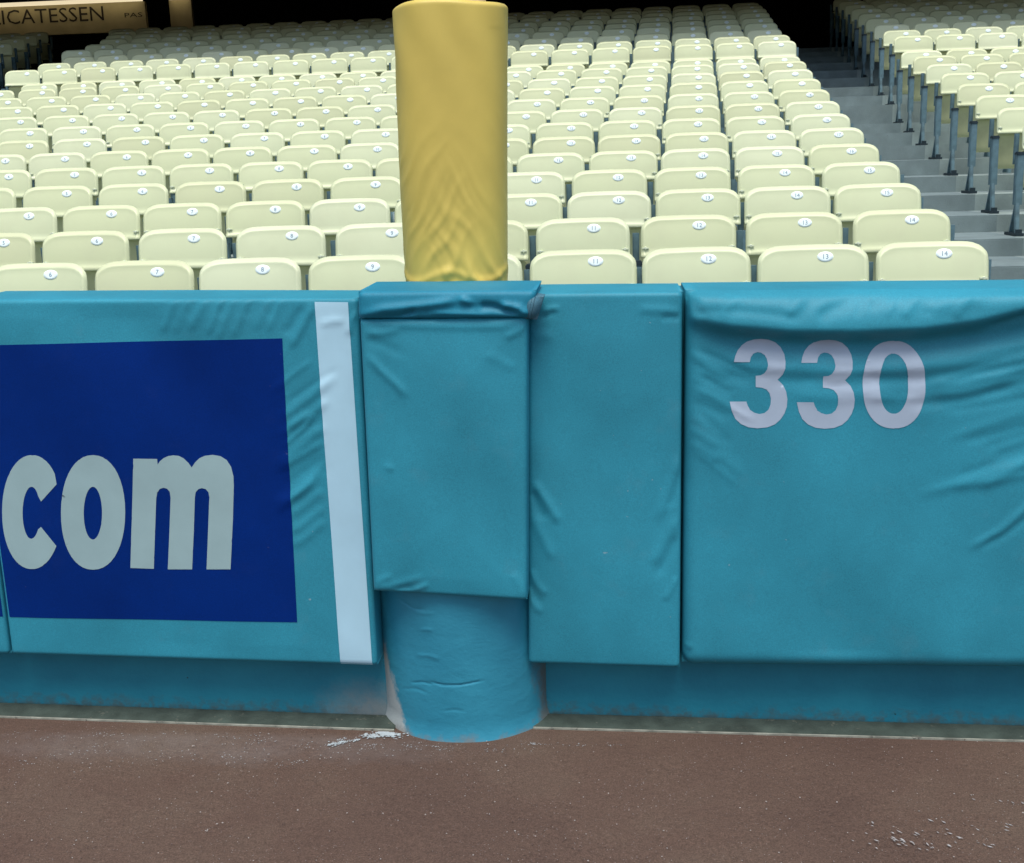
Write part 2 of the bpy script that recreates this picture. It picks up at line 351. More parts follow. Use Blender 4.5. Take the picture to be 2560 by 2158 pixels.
# ------------------------------------------------------------------ outlines and folds measured on the panels (x along the wall, z up, metres)
GLYPHS = {
  'o': [[(-1.2983,0.6245),(-1.2963,0.6506),(-1.2964,0.6737),(-1.2982,0.6949),(-1.3019,0.7144),(-1.3072,0.7317),(-1.3142,0.7469),(-1.3227,0.7595),(-1.3326,0.7696),(-1.3439,0.7769),(-1.3564,0.7813),(-1.371,0.7827),(-1.3859,0.7812),(-1.3996,0.7767),(-1.4126,0.7693),(-1.425,0.7592),(-1.4365,0.7463),(-1.4472,0.731),(-1.4567,0.7135),(-1.465,0.6939),(-1.4719,0.6724),(-1.4774,0.6491),(-1.4815,0.6228),(-1.4839,0.5964),(-1.4842,0.5729),(-1.4826,0.5511),(-1.4791,0.5311),(-1.4738,0.5132),(-1.4668,0.4975),(-1.4582,0.4843),(-1.448,0.4739),(-1.4365,0.4664),(-1.4236,0.462),(-1.4086,0.4607),(-1.3933,0.4625),(-1.3794,0.4673),(-1.3661,0.4752),(-1.3536,0.4859),(-1.342,0.4993),(-1.3314,0.5152),(-1.322,0.5332),(-1.3139,0.5532),(-1.3072,0.575),(-1.3021,0.5983)],[(-1.3643,0.6217),(-1.3631,0.6361),(-1.363,0.6499),(-1.3639,0.6626),(-1.3659,0.6737),(-1.3688,0.6828),(-1.3725,0.6896),(-1.3769,0.6937),(-1.3818,0.6951),(-1.387,0.6937),(-1.3924,0.6895),(-1.3977,0.6826),(-1.4028,0.6735),(-1.4073,0.6623),(-1.4113,0.6495),(-1.4144,0.6356),(-1.4166,0.6212),(-1.4178,0.6067),(-1.418,0.5928),(-1.4171,0.5799),(-1.4152,0.5686),(-1.4123,0.5594),(-1.4085,0.5525),(-1.4041,0.5483),(-1.3991,0.5469),(-1.3938,0.5484),(-1.3884,0.5528),(-1.383,0.5597),(-1.378,0.5691),(-1.3734,0.5804),(-1.3695,0.5933),(-1.3664,0.6072)]],
  'c': [[(-1.5351,0.6527),(-1.4844,0.7011),(-1.4862,0.7305),(-1.492,0.7442),(-1.4988,0.756),(-1.5068,0.7657),(-1.5158,0.7732),(-1.5257,0.7784),(-1.5366,0.7812),(-1.5489,0.7816),(-1.5607,0.7795),(-1.5721,0.7751),(-1.5833,0.7683),(-1.594,0.7592),(-1.6042,0.748),(-1.6139,0.7348),(-1.6228,0.7197),(-1.6308,0.7029),(-1.6378,0.6847),(-1.6438,0.6652),(-1.6486,0.6444),(-1.6524,0.6218),(-1.6548,0.5991),(-1.6557,0.5781),(-1.6551,0.5583),(-1.653,0.5398),(-1.6495,0.5226),(-1.6446,0.5072),(-1.6385,0.4936),(-1.6311,0.4821),(-1.6226,0.4728),(-1.613,0.4659),(-1.6025,0.4615),(-1.591,0.4595),(-1.5782,0.4602),(-1.5663,0.4633),(-1.5547,0.469),(-1.5435,0.477),(-1.5328,0.4873),(-1.5227,0.4998),(-1.5133,0.5142),(-1.5061,0.5273),(-1.5442,0.5815),(-1.5534,0.574),(-1.5584,0.5634),(-1.5639,0.5551),(-1.5694,0.5496),(-1.5749,0.5471),(-1.58,0.5477),(-1.5846,0.5513),(-1.5884,0.5578),(-1.5913,0.5669),(-1.5932,0.5783),(-1.5941,0.5914),(-1.5937,0.6057),(-1.5923,0.6206),(-1.5898,0.6355),(-1.5863,0.6498),(-1.5821,0.6628),(-1.5772,0.6741),(-1.5719,0.6831),(-1.5664,0.6896),(-1.561,0.6932),(-1.5558,0.6938),(-1.551,0.6915),(-1.5469,0.6862),(-1.5436,0.6782),(-1.5413,0.6678)]],
  'm': [[(-1.3008,0.4676),(-1.2586,0.7738),(-1.192,0.7734),(-1.1925,0.7576),(-1.1849,0.7675),(-1.173,0.7762),(-1.1592,0.7817),(-1.1458,0.7833),(-1.1316,0.7818),(-1.1191,0.7753),(-1.108,0.7645),(-1.0995,0.7504),(-1.0882,0.7645),(-1.0762,0.7754),(-1.0603,0.7819),(-1.0394,0.7842),(-1.0189,0.781),(-1.0025,0.7702),(-0.9921,0.7519),(-0.9878,0.7259),(-0.989,0.6998),(-0.9992,0.6075),(-1.0179,0.4688),(-1.085,0.4677),(-1.0697,0.5846),(-1.0588,0.6676),(-1.0596,0.6829),(-1.0665,0.6916),(-1.0762,0.6938),(-1.0863,0.6915),(-1.0949,0.6827),(-1.0986,0.6673),(-1.1108,0.573),(-1.1254,0.467),(-1.1942,0.4659),(-1.1791,0.5722),(-1.1662,0.6667),(-1.1668,0.6833),(-1.1737,0.692),(-1.1835,0.6942),(-1.1938,0.6908),(-1.2016,0.6808),(-1.2065,0.6653),(-1.2195,0.5717),(-1.2338,0.4664)]],
  '3a': [[(0.3032,1.0116),(0.306,1.0257),(0.312,1.0397),(0.3222,1.0524),(0.3345,1.0611),(0.3509,1.0664),(0.3682,1.0679),(0.3859,1.0656),(0.4025,1.0586),(0.4159,1.0462),(0.4245,1.0295),(0.4274,1.0116),(0.4265,0.9946),(0.4215,0.9797),(0.4102,0.9665),(0.4233,0.9527),(0.4307,0.9367),(0.434,0.9181),(0.4332,0.8991),(0.4278,0.8818),(0.4182,0.8662),(0.4047,0.854),(0.386,0.8467),(0.363,0.8445),(0.3407,0.8473),(0.3221,0.8557),(0.3081,0.8693),(0.2994,0.8885),(0.2941,0.9125),(0.3359,0.9123),(0.3382,0.9018),(0.3442,0.8914),(0.354,0.8843),(0.3657,0.8808),(0.379,0.8829),(0.3889,0.8915),(0.3936,0.9045),(0.3942,0.9197),(0.3906,0.9331),(0.3833,0.9422),(0.3716,0.947),(0.357,0.9484),(0.3565,0.9773),(0.3677,0.978),(0.3772,0.9831),(0.3832,0.9924),(0.3854,1.0044),(0.3831,1.0176),(0.3776,1.0279),(0.3692,1.0335),(0.3597,1.0353),(0.3502,1.0316),(0.3442,1.0232),(0.3414,1.0112)]],
  '3b': [[(0.4648,1.0087),(0.4673,1.0227),(0.4731,1.0366),(0.483,1.0492),(0.495,1.0579),(0.5111,1.0631),(0.5282,1.0646),(0.5457,1.0623),(0.5622,1.0554),(0.5756,1.043),(0.5843,1.0265),(0.5873,1.0087),(0.5867,0.9918),(0.5819,0.977),(0.571,0.9639),(0.5841,0.9501),(0.5916,0.9342),(0.5951,0.9158),(0.5945,0.8969),(0.5894,0.8797),(0.5801,0.8641),(0.5669,0.8521),(0.5486,0.8447),(0.5259,0.8427),(0.5039,0.8453),(0.4854,0.8537),(0.4714,0.8672),(0.4626,0.8864),(0.457,0.9102),(0.4983,0.9099),(0.5007,0.8996),(0.5068,0.8892),(0.5165,0.8822),(0.5281,0.8787),(0.5413,0.8808),(0.5509,0.8894),(0.5554,0.9023),(0.5557,0.9173),(0.552,0.9307),(0.5447,0.9397),(0.5331,0.9445),(0.5187,0.9459),(0.5179,0.9745),(0.5289,0.9753),(0.5381,0.9803),(0.544,0.9896),(0.546,1.0015),(0.5436,1.0147),(0.538,1.0249),(0.5296,1.0305),(0.5202,1.0323),(0.5109,1.0286),(0.5051,1.0202),(0.5025,1.0083)]],
  '0': [[(0.7605,0.9512),(0.7591,0.9689),(0.7567,0.9837),(0.7533,0.9971),(0.7489,1.0094),(0.7436,1.0205),(0.7373,1.0304),(0.7302,1.0389),(0.7224,1.0461),(0.7138,1.0517),(0.7044,1.0558),(0.6943,1.0584),(0.6823,1.0593),(0.6703,1.0587),(0.6603,1.0564),(0.6513,1.0525),(0.6431,1.047),(0.6358,1.04),(0.6294,1.0316),(0.6239,1.0218),(0.6195,1.0108),(0.6161,0.9985),(0.6138,0.985),(0.6127,0.9702),(0.6127,0.9524),(0.614,0.9346),(0.6162,0.9196),(0.6195,0.9059),(0.6239,0.8934),(0.6292,0.882),(0.6355,0.8719),(0.6427,0.8632),(0.6507,0.8559),(0.6595,0.8501),(0.669,0.8459),(0.6793,0.8434),(0.6916,0.8425),(0.7037,0.8433),(0.7138,0.8458),(0.7229,0.8499),(0.7311,0.8556),(0.7384,0.8628),(0.7448,0.8714),(0.7502,0.8814),(0.7545,0.8926),(0.7578,0.9051),(0.7599,0.9187),(0.7608,0.9335)],[(0.7201,0.9541),(0.7191,0.9678),(0.7175,0.9795),(0.7151,0.9901),(0.7122,0.9996),(0.7086,1.0079),(0.7045,1.0149),(0.6999,1.0204),(0.6949,1.0245),(0.6895,1.027),(0.6832,1.0279),(0.677,1.0272),(0.6718,1.0248),(0.6671,1.0208),(0.663,1.0153),(0.6595,1.0084),(0.6566,1.0001),(0.6544,0.9906),(0.653,0.9801),(0.6523,0.9683),(0.6525,0.9547),(0.6534,0.9409),(0.655,0.9291),(0.6573,0.9184),(0.6603,0.9088),(0.6639,0.9003),(0.668,0.8932),(0.6726,0.8875),(0.6777,0.8834),(0.6832,0.8809),(0.6895,0.88),(0.6958,0.8808),(0.7011,0.8833),(0.7058,0.8874),(0.7099,0.893),(0.7134,0.9),(0.7163,0.9084),(0.7184,0.918),(0.7198,0.9287),(0.7204,0.9404)]],
}
FOLDS = {
  'n': [
    ([(0.0697,1.1478),(0.1908,1.1312),(0.2987,1.1098),(0.4221,1.0971),(0.5847,1.094),(0.7448,1.0993),(0.8627,1.1149),(0.9756,1.1426),(1.0921,1.1722),(1.2418,1.2056)],0.039,0.085,0.024),
    ([(0.1951,1.0867),(0.3074,1.0704),(0.4477,1.0538),(0.6066,1.0485),(0.7471,1.0523),(0.8655,1.0653),(0.9797,1.0812),(1.0974,1.1033),(1.2107,1.1259)],-0.01,0.02,0.034),
    ([(0.8838,1.0899),(0.9263,1.1025),(0.9772,1.1193),(1.0557,1.1445)],-0.012,0.008,0.012),
    ([(0.4869,1.1163),(0.5267,1.1407),(0.5743,1.1606),(0.622,1.1722)],-0.006,0.012,0.02),
    ([(0.6031,1.1436),(0.6621,1.1674),(0.7094,1.1768)],-0.005,0.014,0.014),
    ([(0.7233,1.1335),(0.8208,1.1606),(0.8986,1.1715)],0.006,0.02,0.02),
    ([(0.2073,1.1394),(0.3065,1.142),(0.4214,1.1277),(0.4869,1.1163)],-0.004,0.012,0.012),
    ([(0.1989,1.1752),(0.2115,1.1414),(0.2323,1.1284)],-0.005,0.01,0.01),
    ([(0.2373,1.0265),(0.3416,1.004),(0.5067,0.9917),(0.6695,0.9901),(0.8292,1.0054),(0.983,1.0308)],0.005,0.022,0.016),
    ([(0.2417,0.9878),(0.3505,0.9653),(0.5076,0.9597)],-0.003,0.014,0.014),
    ([(0.2167,0.9772),(0.2715,0.9465),(0.3094,0.9268)],-0.0035,0.009,0.009),
    ([(0.5688,0.9677),(0.7514,0.9619),(0.8706,0.9777),(0.9849,1.0017)],-0.004,0.016,0.016),
    ([(0.752,0.9492),(0.8519,0.9547),(0.9863,0.9808)],0.004,0.016,0.016),
    ([(0.7139,0.8983),(0.8344,0.9104),(0.9883,0.9515)],-0.0035,0.014,0.014),
    ([(0.753,0.9279),(0.8532,0.9315),(0.9874,0.9641)],0.003,0.012,0.012),
    ([(0.4259,0.9303),(0.5499,0.9208),(0.7126,0.9282)],0.003,0.018,0.018),
    ([(0.1953,1.0483),(0.2417,0.9964),(0.2922,0.9658)],0.003,0.012,0.012),
    ([(0.2087,0.91),(0.2428,0.8573),(0.3027,0.7954)],-0.002,0.012,0.012),
    ([(0.2176,0.831),(0.2733,0.7733),(0.3377,0.7153)],0.0018,0.014,0.014),
    ([(1.0499,0.6718),(1.0092,0.6357),(0.9585,0.5831),(0.8756,0.5286)],0.0038,0.01,0.01),
    ([(1.0517,0.6455),(1.011,0.6078),(0.9675,0.5698),(0.9083,0.5334)],-0.0026,0.01,0.01),
    ([(1.0426,0.776),(0.9654,0.7327),(0.8871,0.6889)],0.003,0.014,0.014),
    ([(1.0402,0.8104),(0.9229,0.7674)],-0.0025,0.012,0.012),
    ([(0.179,0.2622),(0.199,0.2577),(0.2147,0.2388)],0.003,0.006,0.006),
    ([(0.1814,0.2187),(0.1947,0.2383),(0.2101,0.258)],-0.003,0.006,0.006),
    ([(0.1953,1.0488),(0.2523,1.0266),(0.3582,0.975)],-0.0027712229988260243,0.006538926226425641,0.006538926226425641),
    ([(0.1955,1.0137),(0.2345,0.9947),(0.307,0.9505)],-0.0016628097201257523,0.006484447612589249,0.006484447612589249),
    ([(0.1957,0.9755),(0.2378,0.9598),(0.3161,0.9234)],0.0015552610664346892,0.007224928486983553,0.007224928486983553),
    ([(0.1958,0.9537),(0.2535,0.9248),(0.361,0.8575)],0.0022399008752749827,0.007594914705213044,0.007594914705213044),
    ([(0.1959,0.9182),(0.2316,0.9028),(0.2979,0.867)],-0.002649375424026385,0.011748081026849025,0.011748081026849025),
    ([(0.1961,0.8806),(0.2261,0.8606),(0.2821,0.8138)],0.001686377764931931,0.010199061684759345,0.010199061684759345),
    ([(0.1963,0.8437),(0.2239,0.8294),(0.2754,0.7959)],0.0023673036763195814,0.010897006078353307,0.010897006078353307),
    ([(0.1965,0.808),(0.2236,0.7925),(0.2741,0.7564)],0.0026186763218020766,0.01153649768367402,0.01153649768367402),
    ([(0.1965,0.7911),(0.2404,0.762),(0.3222,0.694)],0.0016481445814611425,0.008049162516584538,0.008049162516584538),
    ([(1.0426,1.0567),(0.9311,1.0363),(0.8539,1.0256)],0.0015384411014435283,0.006780176686646163,0.006780176686646163),
    ([(1.0443,1.0331),(0.8854,0.987),(0.7349,0.9445)],0.0029088856526146172,0.008640922460313838,0.008640922460313838),
    ([(1.0467,0.9993),(0.9281,0.9758),(0.8404,0.9616)],0.0027196971527016405,0.006659419125241259,0.006659419125241259),
    ([(1.0489,0.9685),(0.947,0.9432),(0.8849,0.9269)],-0.0016512497788803912,0.011850699151461377,0.011850699151461377),
    ([(1.0518,0.927),(0.911,0.9),(0.7898,0.882)],-0.0019633518972261895,0.010472143774422557,0.010472143774422557),
    ([(1.0535,0.9028),(0.9175,0.8554),(0.8031,0.812)],0.0015361680401765397,0.011679690807349121,0.011679690807349121),
    ([(1.0565,0.8604),(0.9339,0.8289),(0.8408,0.8055)],-0.002216567675742797,0.012727721573755908,0.012727721573755908),
    ([(1.0579,0.8418),(0.9568,0.8116),(0.8966,0.7899)],-0.0019754957971374874,0.010883188463373931,0.010883188463373931),
    ([(1.0608,0.8008),(0.9324,0.7554),(0.8305,0.715)],-0.001432626205517041,0.010008330541654595,0.010008330541654595),
    ([(1.0625,0.7767),(0.8996,0.7204),(0.7445,0.6663)],0.0025968408726510734,0.012913874001554637,0.012913874001554637),
    ([(1.0651,0.7405),(0.9312,0.7113),(0.8219,0.6913)],0.002874352905534683,0.01267541354009143,0.01267541354009143),
    ([(0.5102,1.1865),(0.4807,1.158),(0.4513,1.121)],-0.0023565412030134084,0.01231920899217593,0.01231920899217593),
    ([(0.8552,1.1804),(0.8309,1.1523),(0.8069,1.1157)],0.0044128938675358515,0.012389528738239203,0.012389528738239203),
    ([(0.7418,1.1824),(0.7172,1.1541),(0.6928,1.1174)],0.002652590445565644,0.011177117048356281,0.011177117048356281),
    ([(0.4611,1.1873),(0.4406,1.1587),(0.4202,1.1214)],0.0025991010990305623,0.008550379320300967,0.008550379320300967),
    ([(0.4808,1.187),(0.453,1.1584),(0.4252,1.1214)],0.0029524088622954405,0.010664585595519794,0.010664585595519794),
    ([(0.687,1.1834),(0.6707,1.1549),(0.6547,1.118)],0.002605269180639837,0.00759549323225151,0.00759549323225151),
    ([(0.7736,1.1818),(0.7598,1.1534),(0.7463,1.1166)],-0.004050003145162798,0.013472520304262627,0.013472520304262627),
    ([(0.7412,1.1824),(0.7132,1.1542),(0.6854,1.1175)],0.0021495540918865866,0.013754976481892327,0.013754976481892327),
    ([(0.6184,1.1846),(0.6014,1.156),(0.5846,1.119)],-0.0020724270690123973,0.008210732816945837,0.008210732816945837),
    ([(0.3267,1.1897),(0.2947,1.161),(0.2625,1.1238)],0.003182070387643217,0.011565895501913904,0.011565895501913904),
    ([(0.3941,1.0289),(0.453,1.024),(0.5114,1.0293)],0.0017759877107466258,0.012976187786132645,0.012976187786132645),
    ([(0.3246,1.0165),(0.3932,1.0115),(0.4611,1.0167)],-0.0021612111401741155,0.012734060687337463,0.012734060687337463),
    ([(0.5151,1.0024),(0.5766,0.9975),(0.6375,1.0028)],-0.0017284260791231977,0.008655050113506795,0.008655050113506795),
    ([(0.615,0.9208),(0.6894,0.9161),(0.763,0.9215)],0.0015186464376823314,0.010191998113606418,0.010191998113606418),
    ([(0.5076,0.9559),(0.5521,0.9512),(0.5961,0.9569)],-0.0014779539026460505,0.00891483779861689,0.00891483779861689),
    ([(0.3324,0.9663),(0.3804,0.9616),(0.4281,0.9672)],0.002197225466562922,0.011365487538860911,0.011365487538860911),
    ([(0.5414,0.9415),(0.6094,0.9367),(0.6766,0.9421)],0.0013458106606341902,0.011891228032335832,0.011891228032335832),
    ([(0.4642,0.9675),(0.5007,0.9629),(0.5367,0.9686)],-0.0015092307714734772,0.009473785991264964,0.009473785991264964),
  ],
  'r': [
    ([(-0.2038,0.7155),(-0.184,0.6799),(-0.1555,0.6339),(-0.1318,0.5877)],0.0055,0.01,0.01),
    ([(-0.2066,0.6849),(-0.1899,0.6389),(-0.1711,0.5978)],-0.004,0.01,0.01),
    ([(-0.2125,0.6274),(-0.1867,0.5708),(-0.1487,0.4877)],0.0035,0.012,0.012),
    ([(-0.2166,0.4712),(-0.2001,0.4291),(-0.1709,0.3923)],0.004,0.008,0.008),
    ([(-0.2191,0.4341),(-0.206,0.3971),(-0.1866,0.3654)],-0.003,0.008,0.008),
    ([(-0.2189,0.3863),(-0.2019,0.3598),(-0.182,0.3441)],0.003,0.007,0.007),
    ([(0.1766,0.7857),(0.1563,0.716),(0.1323,0.6454),(0.1178,0.5945)],0.0035,0.012,0.012),
    ([(0.1753,0.741),(0.1611,0.6859),(0.1468,0.6303)],-0.003,0.01,0.01),
    ([(0.1709,0.6192),(0.1323,0.5423),(0.103,0.4747)],0.0035,0.014,0.014),
    ([(0.1686,0.5682),(0.142,0.5063),(0.1127,0.4436)],-0.003,0.012,0.012),
    ([(0.1674,0.4547),(0.1519,0.4179),(0.1323,0.3809)],0.003,0.008,0.008),
    ([(0.1788,1.1349),(0.1324,1.1426),(0.0627,1.146)],0.003,0.01,0.01),
    ([(0.1765,1.1208),(0.151,1.1259),(0.1231,1.1216)],-0.003,0.007,0.007),
    ([(-0.168,1.1449),(-0.1441,1.1493),(-0.1204,1.1513)],0.004,0.006,0.006),
    ([(-0.1781,1.1213),(-0.1564,1.1328),(-0.1347,1.1468)],-0.003,0.006,0.006),
    ([(-0.1935,1.076),(-0.1694,1.0853),(-0.1362,1.0753)],0.002,0.012,0.012),
  ],
  'c': [
    ([(-0.605,1.0601),(-0.5698,1.0167),(-0.5285,0.9779),(-0.4968,0.9391)],0.0045,0.009,0.009),
    ([(-0.6055,1.1077),(-0.56,1.1071),(-0.5069,1.1158)],0.0035,0.009,0.009),
    ([(-0.6065,1.0911),(-0.5568,1.0786),(-0.5056,1.0495)],-0.0025,0.012,0.012),
    ([(-0.5969,1.1312),(-0.4732,1.1238),(-0.3318,1.1191),(-0.201,1.1201)],0.003,0.008,0.008),
    ([(-0.1962,1.1256),(-0.22,1.1073),(-0.2578,1.0891)],0.0035,0.008,0.008),
    ([(-0.3105,1.0569),(-0.2643,1.0328),(-0.2322,1.0088)],0.0018,0.012,0.012),
    ([(-0.5688,0.7723),(-0.5475,0.7574)],0.0025,0.008,0.008),
    ([(-0.6175,0.4386),(-0.5461,0.4553),(-0.4749,0.477)],0.0025,0.01,0.01),
    ([(-0.517,0.4348),(-0.4914,0.4456),(-0.4709,0.4563)],0.004,0.006,0.006),
    ([(-0.5673,0.4351),(-0.5366,0.4439),(-0.5063,0.448)],-0.003,0.006,0.006),
    ([(-0.6169,0.4491),(-0.5959,0.4651),(-0.5651,0.4759)],0.0025,0.008,0.008),
    ([(-0.2199,0.4184),(-0.2385,0.4543),(-0.2571,0.4901)],0.0025,0.01,0.01),
  ],
  'k': [
    ([(-0.6148,1.1526),(-0.5519,1.1658),(-0.4804,1.1717),(-0.4045,1.1798),(-0.3479,1.1881)],0.01,0.01,0.01),
    ([(-0.5675,1.1425),(-0.5101,1.1464),(-0.4617,1.1667)],-0.01,0.007,0.007),
    ([(-0.3664,1.193),(-0.3297,1.1739),(-0.3019,1.1689)],0.01,0.008,0.008),
    ([(-0.3578,1.1744),(-0.2833,1.1686),(-0.2095,1.149)],-0.012,0.008,0.008),
    ([(-0.4432,1.1571),(-0.3587,1.1512),(-0.2701,1.1429)],0.005,0.007,0.007),
    ([(-0.2692,1.173),(-0.2184,1.1629),(-0.1912,1.1417)],0.011,0.009,0.009),
  ],
  'l': [
    ([(-0.8738,0.9462),(-0.7956,1.004),(-0.7473,1.0362)],0.0022450630378752535,0.006672477209322801,0.006672477209322801),
    ([(-0.8375,0.9169),(-0.7449,0.9753),(-0.6818,1.0145)],-0.001952105389049787,0.007088055829220948,0.007088055829220948),
    ([(-0.8541,0.8745),(-0.7579,0.9431),(-0.691,0.9987)],0.004045363464769306,0.012429918160098544,0.012429918160098544),
    ([(-0.8404,0.8516),(-0.7622,0.8959),(-0.7122,0.9359)],0.004149587432164016,0.01135704489011262,0.01135704489011262),
    ([(-0.8585,0.8264),(-0.7977,0.8799),(-0.7669,0.9021)],0.002890332465945086,0.009823792108306775,0.009823792108306775),
    ([(-0.8546,0.8019),(-0.7882,0.8555),(-0.7506,0.8989)],0.004165925391633089,0.006342813410642981,0.006342813410642981),
    ([(-0.8557,0.7871),(-0.7811,0.8368),(-0.7362,0.8643)],0.001960720619426835,0.008823335625861455,0.008823335625861455),
    ([(-0.8763,0.7493),(-0.7845,0.8167),(-0.7225,0.8697)],0.0039484926247525705,0.012433936258721663,0.012433936258721663),
    ([(-0.8741,0.7375),(-0.7861,0.7908),(-0.7279,0.8273)],0.0034956226136286725,0.009327349336118337,0.009327349336118337),
    ([(-0.8567,0.6957),(-0.7804,0.7498),(-0.7335,0.7872)],-0.0017413449792905956,0.010454201170132706,0.010454201170132706),
    ([(-0.8559,0.6583),(-0.7735,0.719),(-0.7205,0.7669)],-0.0018679405347999207,0.009924812385394525,0.009924812385394525),
    ([(-0.8891,0.6453),(-0.8104,0.6856),(-0.7603,0.7249)],0.0037096778054701712,0.013514966423344177,0.013514966423344177),
    ([(-0.8913,0.617),(-0.7935,0.702),(-0.7261,0.7695)],0.003097146346331646,0.008510820854223378,0.008510820854223378),
    ([(-0.8118,1.0586),(-0.7813,1.1066),(-0.7507,1.1584),(-0.7422,1.1842)],0.005,0.009,0.009),
    ([(-0.8271,1.094),(-0.7979,1.1243),(-0.7676,1.1716)],-0.003,0.01,0.01),
    ([(-1.0938,1.2113),(-1.1158,1.1722),(-1.1326,1.135),(-1.151,1.1005)],0.0032440631810300453,0.00912187166698292,0.00912187166698292),
    ([(-1.0596,1.2107),(-1.0782,1.1717),(-1.0985,1.133),(-1.1171,1.0979)],0.001954534854233514,0.010878428884369584,0.010878428884369584),
    ([(-1.0441,1.2061),(-1.0606,1.1758),(-1.08,1.1409)],-0.0012646990233275682,0.013017242004468473,0.013017242004468473),
    ([(-1.0187,1.2101),(-1.0339,1.1711),(-1.0558,1.1388),(-1.0727,1.1066)],0.003274080812201615,0.010603524641715455,0.010603524641715455),
    ([(-0.9711,1.2093),(-0.9925,1.1705),(-1.0097,1.1298),(-1.0284,1.0939)],0.003547050754052654,0.007850306106454099,0.007850306106454099),
    ([(-0.9557,1.2048),(-0.9719,1.1746),(-0.991,1.1398)],-0.0022951504879164236,0.0123852908686818,0.0123852908686818),
    ([(-0.9418,1.2089),(-0.9625,1.1701),(-0.9821,1.1205),(-1.0028,1.0805)],0.003029260376123662,0.01029989452436084,0.01029989452436084),
    ([(-0.9035,1.2083),(-0.9201,1.1695),(-0.9425,1.1244),(-0.962,1.0865)],0.0033666180840840262,0.010972687213497447,0.010972687213497447),
    ([(-0.8882,1.2037),(-0.9042,1.1736),(-0.9229,1.1389)],-0.0021783999367602524,0.012222684157954886,0.012222684157954886),
    ([(-0.8475,1.2074),(-0.863,1.1687),(-0.8828,1.138),(-0.8988,1.1066)],0.0026354140132078562,0.011314989626598337,0.011314989626598337),
    ([(-0.8322,1.2028),(-0.848,1.1728),(-0.8665,1.1382)],-0.0017052678908992013,0.01282153188245309,0.01282153188245309),
    ([(-0.8163,1.2069),(-0.8349,1.1683),(-0.8522,1.1332),(-0.8691,1.0999)],0.0029866594375066355,0.007695997573774,0.007695997573774),
    ([(-0.6593,1.1312),(-0.6948,1.1317),(-0.731,1.1213)],0.003,0.008,0.008),
    ([(-0.6268,1.1567),(-0.6461,1.1311),(-0.6574,1.0921)],0.004,0.008,0.008),
    ([(-0.8462,0.662),(-0.7924,0.6997),(-0.7434,0.7417)],0.003,0.012,0.012),
    ([(-0.8474,0.615),(-0.7934,0.6531),(-0.7443,0.6954)],0.003,0.012,0.012),
    ([(-0.8477,0.5677),(-0.7935,0.6061),(-0.7442,0.6488)],0.003,0.012,0.012),
    ([(-0.8491,0.5295),(-0.7948,0.5683),(-0.7453,0.6113)],0.003,0.012,0.012),
  ],
}

# cream plastic varies a little from seat to seat, with faint grime low on the panel
m, nt, b = material('cream_plastic', (0.68, 0.66, 0.44), 0.40, 0.45)
oi = nt.nodes.new('ShaderNodeObjectInfo')
c = ramp(nt, oi.outputs['Random'], [(0.0, (0.56, 0.595, 0.365)), (0.3, (0.60, 0.65, 0.405)), (0.7, (0.615, 0.67, 0.43)), (1.0, (0.64, 0.69, 0.465))]).outputs[0]
tc = nt.nodes.new('ShaderNodeTexCoord')
va = nt.nodes.new('ShaderNodeVectorMath'); va.operation = 'ADD'
nt.links.new(tc.outputs['Object'], va.inputs[0]); nt.links.new(oi.outputs['Location'], va.inputs[1])
n = nt.nodes.new('ShaderNodeTexNoise'); n.inputs['Scale'].default_value = 7; n.inputs['Detail'].default_value = 6
nt.links.new(va.outputs[0], n.inputs['Vector'])
k = ramp(nt, n.outputs['Fac'], [(0.45, (0, 0, 0)), (0.75, (0.30, 0.30, 0.30))]).outputs[0]
c = mix(nt, k, c, (0.53, 0.55, 0.36))
nt.links.new(c, b.inputs['Base Color'])
g = nt.nodes.new('ShaderNodeTexNoise'); g.inputs['Scale'].default_value = 160
nt.links.new(va.outputs[0], g.inputs['Vector'])
bump(nt, b, g.outputs['Fac'], 0.15, 0.0006)
MAT['cream'] = m
MAT['pan'] = mottled('olive_cream_plastic', (0.60, 0.60, 0.34), 0.5, 0.35, 5, 0.15, 150, 0.0006, 0.2)
MAT['patch'] = vinyl('grey_tape', (0.055, 0.15, 0.20))

# ------------------------------------------------------------------ ground
def grid_lines(marks):
    return np.unique(np.round(np.concatenate([np.linspace(*mk) for mk in marks]), 5))
gx = grid_lines([(-120, 120, 25), (-4, 4, 65)]); gy = grid_lines([(-120, 120, 25), (1, 3.2, 40)])
X, Y = np.meshgrid(gx, gy)
Z = np.where((np.abs(X) < 4) & (Y > 0.9) & (Y < 2.78), 0.004 * np.sin(3.1 * X + 1.3) * np.sin(2.7 * Y) + 0.003 * np.sin(9 * X + 5 * Y), 0.0)
def grid_faces(nx, ny):
    return [(j * nx + i, j * nx + i + 1, (j + 1) * nx + i + 1, (j + 1) * nx + i) for j in range(ny - 1) for i in range(nx - 1)]
g = link_mesh('ground', np.stack([X.ravel(), Y.ravel(), Z.ravel()], 1), grid_faces(len(gx), len(gy)), 'dirt', smooth=True)
tag(g, kind='structure')

